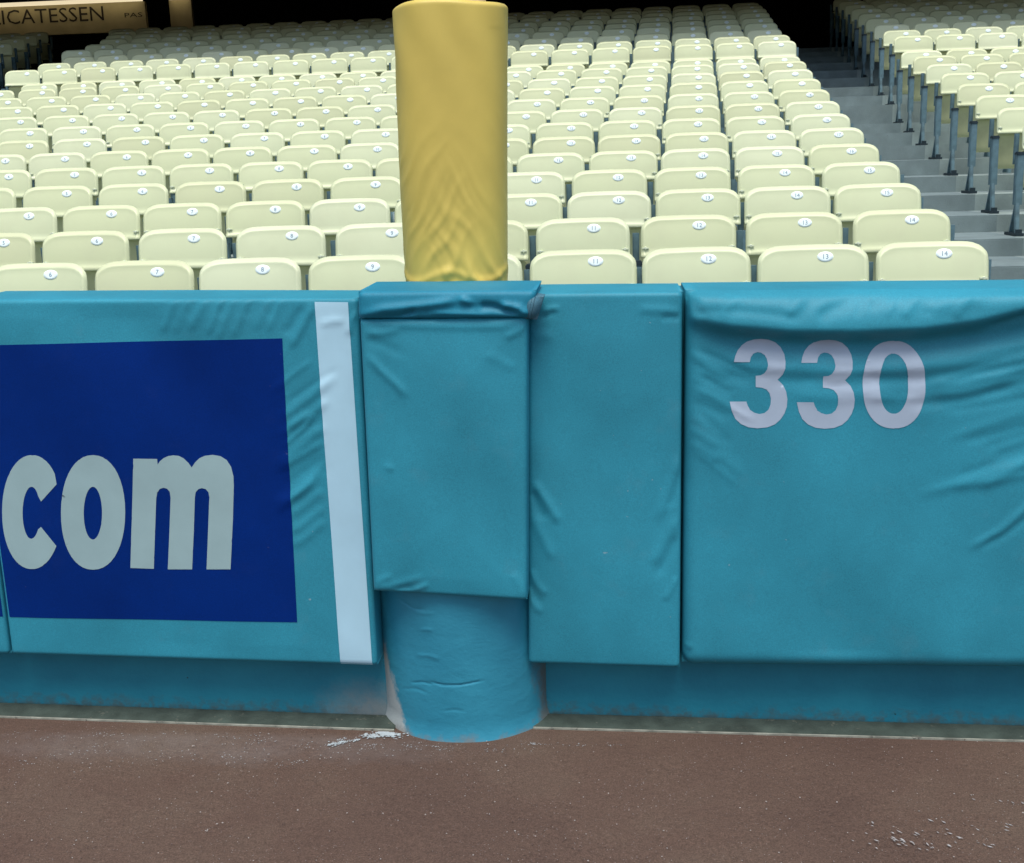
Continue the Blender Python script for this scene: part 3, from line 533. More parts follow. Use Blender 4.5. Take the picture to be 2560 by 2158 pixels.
# ------------------------------------------------------------------ seating bowl geometry
ROWS = 22
ROW_Y = {k: 5.44 + (k - 1) * 0.8147 for k in range(1, ROWS + 2)}
ROW_Z = {k: 1.102 + (k - 1) * 0.1075 + 0.0026 * (k - 1) ** 2 for k in range(1, 9)}
ROW_Z.update({9: 2.129, 10: 2.283, 11: 2.433, 12: 2.585, 13: 2.712, 14: 2.962, 15: 3.115, 16: 3.28, 17: 3.455, 18: 3.62, 19: 3.79, 20: 3.95, 21: 4.10, 22: 4.24, 23: 4.38})
BACK_H = 0.855
FLOOR = {k: ROW_Z[k] - BACK_H for k in ROW_Z}
NOSE = {k: ROW_Y[k] - 0.40 for k in ROW_Y}
SPACING = {1: .523, 2: .544, 3: .520, 4: .540, 5: .522, 6: .520, 7: .539}
END = {1: 1.701, 2: 1.755, 3: 1.815, 4: 1.880, 5: 1.925, 6: 1.984, 7: 2.035, 8: 2.10, 9: 2.155, 10: 2.21, 11: 2.266, 12: 2.32, 13: 2.37, 14: 2.447,
       15: 2.487, 16: 2.49, 17: 2.535, 18: 2.585, 19: 2.635, 20: 2.69, 21: 2.73, 22: 2.77}
def left_end(k): return -7.84 - 0.165 * (k - 13)
def far_start(k): return 3.157 + 0.06 * (k - 6) if k < 14 else 3.66 + 0.05 * (k - 14)

verts, faces = [], []
def quad(a, b_, c_, d):
    n_ = len(verts); verts.extend([a, b_, c_, d]); faces.append((n_, n_ + 1, n_ + 2, n_ + 3))
for k in range(1, ROWS + 1):
    y0 = NOSE[k] if k > 1 else 3.2
    y1 = NOSE[k + 1] if k < ROWS else 30.0
    z = FLOOR[k]
    for xa, xb in ((-34.0, END[k] + 0.05), (far_start(k) - 0.05, 34.0)):
        quad((xa, y0, z), (xb, y0, z), (xb, y1, z), (xa, y1, z))
        if k > 1:
            zb = FLOOR[k - 1]
            quad((xa, y0, zb), (xb, y0, zb), (xb, y0, z), (xa, y0, z))
        else:
            quad((xa, y0, -.1), (xb, y0, -.1), (xb, y0, z), (xa, y0, z))
ter = link_mesh('terrace', verts, faces, 'terrace')
tag(ter, kind='structure')

stairs = empty('stairs', (2.6, NOSE[1], 0))
tag(stairs, 'grey concrete aisle stairs climbing between the two blocks of cream seats', 'stairs')
for k in range(1, ROWS + 1):
    bm = bmesh.new()
    y1 = NOSE[k + 1] if k < ROWS else 30.0
    x0_, x1_ = END[k] + 0.0502, far_start(k) - 0.0502
    add_box(bm, x0_, x1_, NOSE[k], y1 - 0.003, FLOOR[k] - 0.30, FLOOR[k])
    bmesh.ops.bevel(bm, geom=[e for e in bm.edges if all(v.co.z > FLOOR[k] - .01 and v.co.y < NOSE[k] + .01 for v in e.verts)], offset=0.010, segments=2, affect='EDGES')
    s = bm_obj('step', bm, 'concrete')
    s.parent = stairs; s.matrix_parent_inverse = Matrix.Translation((-2.6, -NOSE[1], 0))

# concourse behind the last row, and the deck that roofs it
bm = bmesh.new()
add_box(bm, -34, 34, 27.0, 27.5, FLOOR[ROWS], 5.50)
cw = bm_obj('concourse_wall', bm, 'shade_wall')
tag(cw, 'black back wall of the shaded concourse behind the top row of seats', 'wall')
bm = bmesh.new()
prof = [(16.4, 4.75), (16.4, 7.4), (16.7, 7.4), (30.0, 13.0), (30.0, 5.75)]
a = [bm.verts.new((-34, y, z + .004)) for y, z in prof]; c_ = [bm.verts.new((34, y, z + .004)) for y, z in prof]
bm.faces.new(a); bm.faces.new(c_[::-1])
for i in range(5):
    bm.faces.new([a[i], a[(i + 1) % 5], c_[(i + 1) % 5], c_[i]])
dk = bm_obj('upper_deck', bm, 'deck')
tag(dk, kind='structure')

# ------------------------------------------------------------------ lettering from outlines
def text_mesh(txt, size):
    cu = bpy.data.curves.new('lettering', 'FONT')
    cu.body = txt; cu.size = size; cu.align_x = 'CENTER'; cu.align_y = 'CENTER'
    cu.resolution_u = 2
    ob = bpy.data.objects.new('lettering', cu)
    COL.objects.link(ob)
    bpy.context.view_layer.update()
    dg = bpy.context.evaluated_depsgraph_get()
    me = bpy.data.meshes.new_from_object(ob.evaluated_get(dg))
    bpy.data.objects.remove(ob)
    return me

def sign(x0, x1, z0, z1, y, words, label):
    root = empty('sign_board', ((x0 + x1) / 2, y, z0))
    tag(root, label, 'sign')
    def sub(name, bm, mat):
        o = bm_obj(name, bm, mat, root); o.matrix_parent_inverse = Matrix.Translation(-root.location); return o
    bm = bmesh.new(); add_box(bm, x0, x1, y, y + .12, z0, z1)
    sub('board', bm, 'sign_tan')
    bm = bmesh.new(); add_box(bm, x0, x1, y - .38, y + .12, z1 + .042, z1 + .09)
    sub('hood', bm, 'deck')
    bm = bmesh.new(); add_box(bm, x0 + .02, x1 - .02, y - .34, y - .03, z1 - .002, z1 + .040)
    sub('lamp', bm, 'tube')
    for txt, xc, zc, size, ax, sx in words:
        me = text_mesh(txt, size)
        co = np.array([v.co[:] for v in me.vertices])
        w = co[:, 0].max() - co[:, 0].min()
        k = sx / w if sx else 1
        off = -co[:, 0].max() if ax == 'R' else -co[:, 0].min() if ax == 'L' else 0
        for v in me.vertices:
            v.co = ((v.co.x + off) * k + xc, y - .004, v.co.y + zc)
        me.materials.clear(); me.materials.append(MAT['ink_brown'])
        o = bpy.data.objects.new('lettering', me); COL.objects.link(o)
        o.parent = root; o.matrix_parent_inverse = Matrix.Translation(-root.location)
MAT['ink_brown'] = material('brown_lettering', (0.022, 0.016, 0.008), 0.7)[0]
sign(-15.4, -10.03, 4.60, 5.215, 26.0, [('DELICATESSEN', -10.97, 4.985, .43, 'R', 3.16), ('PAS', -10.50, 4.935, .135, 'L', .40)],
     'tan sign board lettered DELICATESSEN in the dark concourse above the top left seats')
sign(-9.48, -8.99, 4.60, 5.215, 26.0, [], 'short blank tan board lit beside the lettered sign at the top left')

# ------------------------------------------------------------------ wall, kerb
def seg_y(x, Y0, x0, s): return Y0 + s * (x - x0)
LW, RW = (2.950, -.64, -.047), (2.970, -.19, -.033)
wall = empty('field_wall', (-.41, 3.0, 0))
tag(wall, 'low teal painted concrete wall showing below the padded panels', 'wall')
def wparent(o): o.parent = wall; o.matrix_parent_inverse = Matrix.Translation((.41, -3.0, 0)); return o
def prism(name, x0, x1, pl, prof, mat, n=1):
    """Extrude a (depth, z) profile along the wall line; small random unevenness."""
    vs_, fs = [], []
    m_ = len(prof)
    for i in range(n + 1):
        x = x0 + (x1 - x0) * i / n
        y = seg_y(x, *pl)
        for (d, z) in prof:
            vs_.append((x, y + d, z))
    for i in range(n):
        for j in range(m_):
            a_ = i * m_ + j; b2 = i * m_ + (j + 1) % m_
            fs.append((a_, a_ + m_, b2 + m_, b2))
    fs.append(tuple(range(m_ - 1, -1, -1))); fs.append(tuple(range(n * m_, (n + 1) * m_)))
    return wparent(link_mesh(name, vs_, fs, mat))
prism('wall_face', -8.0, -.42, LW, [(0, 0), (0, 1.176), (.15, 1.176), (.15, 0)], 'wall')
prism('wall_face', -.415, 8.0, RW, [(0, 0), (0, 1.176), (.15, 1.176), (.15, 0)], 'wall')
for (x0, x1, pl) in ((-8.0, -.60, LW), (-.22, 8.0, RW)):
    prism('kerb', x0, x1, pl, [(-.073, -.02), (-.073, .0052), (-.014, .010), (-.006, .011), (-.006, -.02)], 'kerb', 60)
    prism('edge_strip', x0, x1, pl, [(-.0780, -.02), (-.0780, .0045), (-.0735, .0050), (-.0735, -.02)], 'kerb_edge', 60)

# ------------------------------------------------------------------ padded panels
def fold_disp(Xa, Za, folds):
    d = np.zeros_like(Xa)
    for pts, amp, w1, w2 in folds:
        P = np.array(pts, float)
        L = np.concatenate([[0], np.cumsum(np.hypot(*(P[1:] - P[:-1]).T))])
        wm = max(w1, w2) * 3
        msk = (Xa > P[:, 0].min() - wm) & (Xa < P[:, 0].max() + wm) & (Za > P[:, 1].min() - wm) & (Za < P[:, 1].max() + wm)
        if not msk.any():
            continue
        x = Xa[msk]; z = Za[msk]
        best = np.full(x.shape, 9e9); sg = np.ones_like(x); tt = np.zeros_like(x)
        for i in range(len(P) - 1):
            a_, e = P[i], P[i + 1] - P[i]
            l2 = (e ** 2).sum()
            u = np.clip(((x - a_[0]) * e[0] + (z - a_[1]) * e[1]) / l2, 0, 1)
            dx = x - a_[0] - u * e[0]; dz = z - a_[1] - u * e[1]
            q_ = np.hypot(dx, dz)
            hit = q_ < best
            best = np.where(hit, q_, best)
            sg = np.where(hit, np.sign(e[0] * dz - e[1] * dx), sg)
            tt = np.where(hit, (L[i] + u * np.sqrt(l2)) / L[-1], tt)
        w = np.where(sg > 0, w1, w2)
        taper = np.clip(np.minimum(tt, 1 - tt) / .22, 0, 1)
        taper = taper * taper * (3 - 2 * taper)
        d[msk] += amp * taper * np.exp(-(best / w) ** 2)
    return d

class Pad:
    """Padded panel: rounded front face on a wall line, folds, wrap-round sides."""
    def __init__(s, corners, pl, folds, depth=.09, top_depth=.215, radius=.012, belly=.004, seed=0):
        s.c = corners; s.pl = pl; s.folds = folds; s.depth = depth; s.top_depth = top_depth; s.r = radius; s.belly = belly
        r_ = np.random.RandomState(seed)
        s.wav = [(r_.uniform(3, 9), r_.uniform(2, 7), r_.uniform(0, 6), r_.uniform(.0006, .0016)) for _ in range(7)]
        s.xm = ((corners[0][0] + corners[3][0]) / 2, (corners[1][0] + corners[2][0]) / 2)
        s.zm = ((corners[0][1] + corners[1][1]) / 2, (corners[2][1] + corners[3][1]) / 2)
    def front(s, x, z):
        x = np.asarray(x, float); z = np.asarray(z, float)
        y = seg_y(x, *s.pl)
        # distance to the four (slightly skew) edges
        (bl, br, tr, tl) = [np.array(p, float) for p in s.c]
        t = np.clip((z - s.zm[0]) / (s.zm[1] - s.zm[0]), 0, 1)
        xl = bl[0] + (tl[0] - bl[0]) * t; xr = br[0] + (tr[0] - br[0]) * t
        u = np.clip((x - xl) / (xr - xl), 0, 1)
        zb = bl[1] + (br[1] - bl[1]) * u; zt = tl[1] + (tr[1] - tl[1]) * u
        dx = np.minimum(x - xl, xr - x); dz = np.minimum(z - zb, zt - z)
        ex = np.clip(s.r - dx, 0, s.r); ez = np.clip(s.r - dz, 0, s.r)
        q_ = np.minimum(np.hypot(ex, ez), s.r)
        y = y + s.r - np.sqrt(np.maximum(s.r ** 2 - q_ ** 2, 0))
        inner = np.clip(np.minimum(dx, dz) / .05, 0, 1)
        bel = np.clip(np.minimum(dx, dz) / .22, 0, 1)
        y = y - s.belly * bel * (2 - bel)
        for (fx, fz, ph, am) in s.wav:
            y = y - am * inner * np.sin(fx * x * 2 + fz * z * 2 + ph)
        y = y - fold_disp(x, z, s.folds) * np.clip(np.minimum(dx, dz) / .012, .25, 1)
        return y
    def build(s, name, mat, parent=None, step=.0065):
        (bl, br, tr, tl) = [np.array(p, float) for p in s.c]
        def lines(n):
            L = n
            fine = np.array([0, .0012, .003, .006, .010, .015, .021, .028]) * (s.r / .028)
            mid = np.linspace(fine[-1], L - fine[-1], max(3, int((L - 2 * fine[-1]) / step)))
            return np.concatenate([fine[:-1], mid, (L - fine[:-1])[::-1]]) / L
        us = lines(s.xm[1] - s.xm[0]); ts = lines(s.zm[1] - s.zm[0])
        U, T = np.meshgrid(us, ts)
        x = (bl[0] * (1 - U) + br[0] * U) * (1 - T) + (tl[0] * (1 - U) + tr[0] * U) * T
        z = (bl[1] * (1 - U) + br[1] * U) * (1 - T) + (tl[1] * (1 - U) + tr[1] * U) * T
        y = s.front(x, z)
        nx, ny = len(us), len(ts)
        V = np.stack([x.ravel(), y.ravel(), z.ravel()], 1)
        fs = grid_faces(nx, ny)
        ring = [i for i in range(nx)] + [(j + 1) * nx - 1 for j in range(1, ny)] + [(ny - 1) * nx + i for i in range(nx - 2, -1, -1)] + [j * nx for j in range(ny - 2, 0, -1)]
        base = len(V)
        ext = []
        for i in ring:
            p = V[i].copy()
            topk = np.clip((p[2] - (s.zm[1] - .02)) / .02, 0, 1)
            p[1] = seg_y(p[0], *s.pl) + s.depth + (s.top_depth - s.depth) * topk
            ext.append(p)
        n_ = len(ring)
        for i in range(n_):
            j = (i + 1) % n_
            fs.append((ring[j], ring[i], base + i, base + j))
        V = np.concatenate([V, np.array(ext)])
        return link_mesh(name, V, fs, mat, parent, True)
    def sheet(s, name, loops, mat, parent, off, step=.013):
        """A flat print that follows the panel's surface: polygon loops in (x, z)."""
        bm = bmesh.new()
        pts = [[Vector((p[0], 0, p[1])) for p in lp] for lp in loops]
        flat = [v for lp in pts for v in lp]
        bv = [bm.verts.new(v) for v in flat]
        if len(loops) == 1 and len(loops[0]) == 4:
            bm.faces.new(bv)
        else:
            for t in tessellate_polygon(pts):
                try:
                    bm.faces.new([bv[i] for i in t])
                except ValueError:
                    pass
        for ax in (0, 2):
            lo = min(v[ax] for v in flat); hi = max(v[ax] for v in flat)
            n_ = int((hi - lo) / step)
            for i in range(1, n_):
                c0 = Vector((0, 0, 0)); c0[ax] = lo + (hi - lo) * i / n_
                nn = Vector((0, 0, 0)); nn[ax] = 1
                bmesh.ops.bisect_plane(bm, geom=bm.verts[:] + bm.edges[:] + bm.faces[:], plane_co=c0, plane_no=nn)
        bmesh.ops.remove_doubles(bm, verts=bm.verts[:], dist=.0011)
        bm.verts.ensure_lookup_table()
        xs = np.array([v.co.x for v in bm.verts]); zs = np.array([v.co.z for v in bm.verts])
        ys = s.front(xs, zs) - off
        for v, y in zip(bm.verts, ys):
            v.co.y = y
        me = bpy.data.meshes.new(name); bm.normal_update()
        for f in bm.faces:
            if f.normal.y > 0:
                f.normal_flip()
        bm.to_mesh(me); bm.free()
        me.polygons.foreach_set('use_smooth', [True] * len(me.polygons))
        me.materials.append(MAT[mat])
        o = bpy.data.objects.new(name, me); COL.objects.link(o); o.parent = parent
        return o

PADS = 'padded panels hung along the field wall'
LP, RP, CP = (2.858, -.64, -.047), (2.873, -.19, -.033), (2.797, -.41, -.035)
# panel with the navy advertisement
pa = Pad([(-1.684, .203), (-.633, .198), (-.627, 1.188), (-1.680, 1.199)], LP, FOLDS['l'], seed=1)
o = pa.build('wall_pad', 'vinyl')
tag(o, 'teal padded panel with navy advertisement reading com and a white vertical stripe', 'wall pad', PADS)
ad = pa.sheet('printed_panel', [[(-1.681, .316), (-.845, .321), (-.828, 1.089), (-1.679, 1.079)]], 'navy', o, .0010, .010)
for ch in ('c', 'o', 'm'):
    pa.sheet('letter', GLYPHS[ch], 'print_grey', ad, .0019, .010)
pa.sheet('stripe', [[(-.734, .2005), (-.6465, .2005), (-.652, 1.178), (-.738, 1.180)]], 'print_white', o, .0010, .008)
# its neighbour, only a sliver in view
pb = Pad([(-3.60, .208), (-1.690, .203), (-1.686, 1.199), (-3.60, 1.210)], LP, [], seed=2)
o = pb.build('wall_pad', 'vinyl', step=.02)
tag(o, 'sliver of teal padded panel at the left edge of the picture beside the com panel', 'wall pad', PADS)
pb.sheet('printed_panel', [[(-3.58, .306), (-1.694, .316), (-1.690, 1.079), (-3.58, 1.090)]], 'navy', o, .0018, .02)
# pad over the footing of the pole
pc = Pad([(-.620, .431), (-.2195, .411), (-.199, 1.140), (-.614, 1.142)], CP, FOLDS['c'], depth=.15, top_depth=.15, radius=.012, belly=.008, seed=3)
o = pc.build('wall_pad', 'vinyl')
tag(o, 'shorter teal pad strapped over the round pole footing below the yellow pole', 'wall pad', PADS)
pk = Pad([(-.616, 1.143), (-.184, 1.139), (-.175, 1.206), (-.613, 1.210)], (2.788, -.41, -.035), FOLDS['k'], depth=.16, top_depth=.245, radius=.014, belly=.006, seed=4)
k_ = pk.build('cap_flap', 'vinyl_cap', o, step=.0045)
pt = Pad([(-.212, 1.137), (-.176, 1.133), (-.158, 1.188), (-.203, 1.197)], (2.780, -.41, -.035), [], depth=.085, top_depth=.085, radius=.024, belly=.003, seed=9)
pt.build('tape_patch', 'patch', o, step=.004)
# narrow plain panel
pn = Pad([(-.2270, .1995), (.1740, .1955), (.1775, 1.1860), (-.2010, 1.1890)], RP, FOLDS['r'], seed=5)
o = pn.build('wall_pad', 'vinyl')
tag(o, 'narrow plain teal padded panel between the pole footing and the 330 panel', 'wall pad', PADS)
# 330 panel
pm = Pad([(.1810, .1985), (2.60, .228), (2.60, 1.164), (.1870, 1.1870)], RP, FOLDS['n'], radius=.036, seed=6)
o = pm.build('wall_pad', 'vinyl')
tag(o, 'wide wrinkled teal padded panel printed with the pale number 330', 'wall pad', PADS)
for ch in ('3a', '3b', '0'):
    pm.sheet('numeral', GLYPHS[ch], 'print_lilac', o, .0010, .008)

# ------------------------------------------------------------------ footing of the pole
nth, nz = 260, 200
RX, RY, FC = .247, .240, (-.413, 3.062)
th = np.linspace(0, 2 * np.pi, nth, endpoint=False)
zz = np.linspace(0, .62, nz)
TH, ZZ = np.meshgrid(th, zz)
gro = [([(-.50, .168), (-.455, .160), (-.41, .161), (-.365, .168), (-.335, .170)], -.0042, .0020, .0020),
       ([(-.545, .150), (-.51, .161), (-.475, .158)], -.0026, .0026, .0026),
       ([(-.575, .385), (-.545, .374), (-.52, .365), (-.49, .372)], -.0022, .003, .003),
       ([(-.53, .362), (-.50, .358), (-.46, .363)], .0014, .006, .006),
       ([(-.57, .125), (-.53, .138), (-.49, .130)], -.0013, .0035, .0035),
       ([(-.51, .308), (-.49, .315), (-.47, .312)], .0018, .005, .005),
       ([(-.53, .235), (-.49, .240), (-.45, .232)], .0015, .006, .006),
       ([(-.46, .085), (-.42, .090), (-.39, .084)], -.0013, .0035, .0035)]
x = FC[0] + RX * np.cos(TH); 
rr = np.where(np.sin(TH) < 0, fold_disp(x, ZZ, gro), 0)
rs = np.random.RandomState(11)
for _ in range(10):
    rr = rr + rs.uniform(.0003, .0008) * np.sin(rs.randint(2, 12) * TH + rs.uniform(4, 22) * ZZ + rs.uniform(0, 6))
rr = rr + .010 * np.clip(1 - ZZ / .05, 0, 1) ** 2
V = np.stack([(FC[0] + (RX + rr) * np.cos(TH)).ravel(), (FC[1] + (RY + rr) * np.sin(TH)).ravel(), ZZ.ravel()], 1)
fs = [(j * nth + i, j * nth + (i + 1) % nth, (j + 1) * nth + (i + 1) % nth, (j + 1) * nth + i) for j in range(nz - 1) for i in range(nth)]
fs.append(tuple((nz - 1) * nth + i for i in range(nth)))
V[:, 0] -= FC[0]; V[:, 1] -= FC[1]
o = link_mesh('pole_footing', V, fs, 'footing', None, True)
o.location = (FC[0], FC[1], 0)
tag(o, 'round concrete footing in chipped teal paint standing on the brown dirt', 'footing')

# ------------------------------------------------------------------ yellow pole
PC = Vector((-.4195, 3.172, 1.200)); LEAN = .020
pole = empty('foul_pole', PC)
tag(pole, 'yellow foul pole wrapped in a wrinkled yellow vinyl pad', 'pole')
nth, zl = 176, np.concatenate([np.linspace(0, .46, 190), np.linspace(.465, .685, 40), np.array([.690, .695, .698, .701, .704, .706])])
th = np.linspace(0, 2 * np.pi, nth, endpoint=False)
TH, ZZ = np.meshgrid(th, zl)
R0 = .1485
a_ = np.sin(TH + np.pi / 2)          # 0 at the sides ... use angle from the front instead
PHI = (TH - 1.5 * np.pi + np.pi) % (2 * np.pi) - np.pi      # 0 = facing the field
low = np.clip(1 - ZZ / .50, 0, 1)
side = np.clip(1.9 - np.abs(PHI), 0, 1)
w = low ** 1.4 * side
P0 = PHI - .10
wob = .010 * np.sin(5.3 * PHI + 17 * ZZ) + .008 * np.sin(2.1 * PHI - 31 * ZZ + 1.7) + .005 * np.sin(11 * PHI + 9 * ZZ)
def family(sgn, lam, slope, curve, ph, p=2.4):
    q_ = sgn * P0                                       # grows away from the apex on this family's side
    line = ZZ + slope * q_ + curve * np.sign(q_) * q_ ** 2 + wob
    return ((0.5 + 0.5 * np.sin(2 * np.pi * line / lam + ph)) ** p - .32) / (1 + np.exp(-(q_ + .12) / .16))
def blot(a1, a2, ph): return .5 + .5 * np.sin(a1 * PHI + a2 * ZZ + ph)
d = 0.0070 * w * (family(1, .086, .185, .030, .4) * (.5 + .5 * blot(2.3, 14, .5)) + family(-1, .079, .200, .022, 1.9) * (.5 + .5 * blot(-2.0, 11, 2.0)))
d = d + 0.0036 * w * (family(1, .049, .26, .02, 2.6, 3) * blot(3.1, 21, 1.1) + family(-1, .055, .24, .03, .3, 3) * blot(2.2, -19, .2))
d = d + 0.0039 * low ** .6 * side * (family(1, .140, .34, .05, 1.0, 4) * blot(1.5, 7, .8) + family(-1, .127, .36, .04, 3.3, 4) * blot(1.8, 6, 2.6))
d = d * (0.65 + .35 * np.sin(3.1 * PHI + 9 * ZZ)) + .0018 * np.sin(2.4 * PHI + 3 * ZZ + 1) 
d = d + .004 * np.exp(-((ZZ - .030 - .014 * np.cos(5 * PHI)) / .012) ** 2) * side
d = d + .0016 * np.clip((ZZ - .42) / .2, 0, 1) * np.sin(9 * PHI + 26 * ZZ)
taperb = -.0075 * np.clip(1 - ZZ / .25, 0, 1) * np.clip(-np.sin(PHI), 0, 1)
rnd_top = np.where(ZZ > .695, -.009 * ((ZZ - .695) / .011) ** 2, 0)
Rr = R0 + d + taperb + rnd_top + .004 * np.clip(ZZ / .68, 0, 1)
top_wave = .004 * np.sin(3 * TH + .6) * (ZZ > .64) 
SE = (np.abs(np.cos(TH - .10)) ** 3.1 + np.abs(np.sin(TH - .10)) ** 3.1) ** (-1 / 3.1)
Rr = Rr * SE * .965
X = Rr * np.cos(TH) + LEAN * ZZ; Y = Rr * np.sin(TH); Zp = ZZ * 1.016 - .012 + top_wave
V = np.stack([X.ravel(), Y.ravel(), Zp.ravel()], 1)
nzz = len(zl)
fs = [(j * nth + i, j * nth + (i + 1) % nth, (j + 1) * nth + (i + 1) % nth, (j + 1) * nth + i) for j in range(nzz - 1) for i in range(nth)]
base = len(V)
ring = np.stack([.095 * np.cos(th) + LEAN * .70, .095 * np.sin(th), np.full(nth, .7065)], 1)
V = np.concatenate([V, ring])
fs += [((nzz - 1) * nth + i, (nzz - 1) * nth + (i + 1) % nth, base + (i + 1) % nth, base + i) for i in range(nth)]
link_mesh('pole_pad', V, fs, 'yellow', pole, True)
vs_, fs = [], []
for z in (0.0, 9.0):
    for i in range(40):
        vs_.append((.093 * math.cos(i * math.pi / 20) + LEAN * z, .093 * math.sin(i * math.pi / 20), z))
fs = [(i, (i + 1) % 40, 40 + (i + 1) % 40, 40 + i) for i in range(40)] + [tuple(range(40, 80))]
link_mesh('pole_shaft', vs_, fs, 'pole', pole, True)

# ------------------------------------------------------------------ seats
def shell(width, zlo, zhi, nx, nz, rx, ry, ycurve, thick, rim):
    """Curved plastic panel with rounded top corners and a rolled rim; ycurve(u, t) gives the front's y."""
    hw = width / 2
    ew = .017
    fine = [0, .0022, .005, .0085, .0125, .017, .022] if nx > 12 else [0, .005, .011, .022]
    xs = [-hw + e for e in fine] + list(np.linspace(-hw + .034, hw - .034, nx)) + [hw - e for e in fine[::-1]]
    def top_of(x):
        e = max(0, abs(x) - (hw - rx)) / rx
        return zhi - ry * (1 - max(0, 1 - e ** 2.6) ** .42) - .004 * (x / hw) ** 2
    V, fs = [], []
    nxx = len(xs); nzz = nz + len(fine)
    def edge(x, z, top):
        sl = (top_of(x + .002) - top_of(x - .002)) / .004
        return min(hw - abs(x), (top - z) / math.sqrt(1 + sl * sl))
    cols = []
    for x in xs:
        top = top_of(x)
        zs = list(np.linspace(zlo, top - .030, nz)) + [top - e for e in fine[::-1]]
        cols.append((x, top, zs))
    for j in range(nzz):
        for (x, top, zs) in cols:
            z = zs[j]; t = (z - zlo) / (zhi - zlo); u = x / hw
            e = edge(x, z, top)
            V.append((x, ycurve(u, t) + rim * max(0, 1 - max(0, e) / ew) ** 2 - .0022 * math.exp(-((e - ew * 1.0) / .007) ** 2), z))
    n1 = len(V)
    for j in range(nzz):
        for i in range(nxx):
            v = V[j * nxx + i]
            t = (v[2] - zlo) / (zhi - zlo)
            V.append((v[0], ycurve(xs[i] / hw, t) + thick, v[2]))
    for j in range(nzz - 1):
        for i in range(nxx - 1):
            a = j * nxx + i
            fs.append((a, a + 1, a + nxx + 1, a + nxx))
            fs.append((n1 + a + nxx, n1 + a + nxx + 1, n1 + a + 1, n1 + a))
    loop = list(range(nxx)) + [(j + 1) * nxx - 1 for j in range(1, nzz)] + [(nzz - 1) * nxx + i for i in range(nxx - 2, -1, -1)] + [j * nxx for j in range(nzz - 2, 0, -1)]
    # rounded outer edge between the two skins
    n2 = len(V)
    for a in loop:
        f, k = V[a], V[n1 + a]
        cx, cz = (0, (zlo + zhi) / 2)
        dx, dz = f[0] - cx, f[2] - cz
        sx = math.copysign(1, dx) if abs(dx) > hw - .012 else 0
        sz = 1 if f[2] > top_of(f[0]) - .002 else (-1 if f[2] < zlo + .001 else 0)
        l = math.hypot(sx, sz) or 1
        V.append((f[0] + .005 * sx / l, f[1] + (k[1] - f[1]) * .5, f[2] + .005 * sz / l))
    m_ = len(loop)
    for i in range(m_):
        j = (i + 1) % m_
        fs.append((loop[i], n2 + i, n2 + j, loop[j]))
        fs.append((n2 + i, n1 + loop[i], n1 + loop[j], n2 + j))
    return V, fs

def make_mesh(name, V, fs, mat, smooth=True):
    me = bpy.data.meshes.new(name)
    me.from_pydata([tuple(map(float, v)) for v in V], [], fs); me.update()
    if smooth:
        me.polygons.foreach_set('use_smooth', [True] * len(me.polygons))
    me.materials.append(MAT[mat])
    return me

BZ0, BZ1 = BACK_H - .202, BACK_H
def back_y(u, t):
    lip = -.020 * max(0, 1 - t / .14) ** 1.5
    return -.050 + .040 * t - .034 * abs(u) ** 2.4 + lip - .006 * math.sin(t * math.pi)
def pan_y(u, t):
    return .085 - .085 * t - .010 * u * u
BACK = make_mesh('backrest', *shell(.487, BZ0, BZ1, 18, 11, .110, .078, back_y, .024, .0135), 'cream')
PAN_V, PAN_F = shell(.470, .365, BZ0 - .004, 13, 6, .05, .03, pan_y, .030, .0)
PAN = make_mesh('seat_pan', PAN_V, PAN_F, 'pan')
# oval number plaque
PX, PZ = .058, BACK_H - .049
def plaque_mesh():
    V, fs = [], []
    n = 24
    def at(x, z, off): 
        u = x / .2435; t = (z - BZ0) / (BZ1 - BZ0)
        return back_y(u, t) - off
    for rr_, off in ((1.0, .0), (.97, .0022), (.6, .0026)):
        for i in range(n):
            x = PX + .036 * rr_ * math.cos(2 * math.pi * i / n); z = PZ + .0225 * rr_ * math.sin(2 * math.pi * i / n)
            V.append((x, at(x, z, off), z))
    V.append((PX, at(PX, PZ, .0026), PZ))
    for r_ in range(2):
        for i in range(n):
            j = (i + 1) % n
            fs.append((r_ * n + i, r_ * n + j, (r_ + 1) * n + j, (r_ + 1) * n + i))
    for i in range(n):
        fs.append((2 * n + i, 2 * n + (i + 1) % n, 3 * n))
    return make_mesh('plaque', V, fs, 'plaque')
PLAQ = plaque_mesh()
NUM = {}
def number_mesh(n):
    if n not in NUM:
        me = text_mesh(str(n), .030)
        for v in me.vertices:
            x = PX + v.co.x * 1.05; z = PZ + v.co.y
            u = x / .2435; t = (z - BZ0) / (BZ1 - BZ0)
            v.co = (x, back_y(u, t) - .0036, z)
        me.materials.clear(); me.materials.append(MAT['ink'])
        NUM[n] = me
    return NUM[n]
def bolt_mesh(sx):
    bm = bmesh.new()
    bmesh.ops.create_cone(bm, cap_ends=True, segments=10, radius1=.0085, radius2=.006, depth=.012, matrix=Matrix.Rotation(math.pi / 2, 4, 'X'))
    u = sx * .93; t = .22
    bmesh.ops.translate(bm, verts=bm.verts, vec=(sx * .223, back_y(u, t) - .008, BZ0 + .202 * t))
    add_box(bm, sx * .223 - .017, sx * .223 + .017, back_y(u, t) - .008, back_y(u, t) + .004, BZ0 + .202 * t - .003, BZ0 + .202 * t + .003)
    me = bpy.data.meshes.new('bolt'); bm.to_mesh(me); bm.free(); me.materials.append(MAT['plaque_grey']); return me
MAT['plaque_grey'] = material('painted_bolt', (0.62, 0.68, 0.52), 0.4)[0]
BOLT = {-1: bolt_mesh(-1), 1: bolt_mesh(1)}
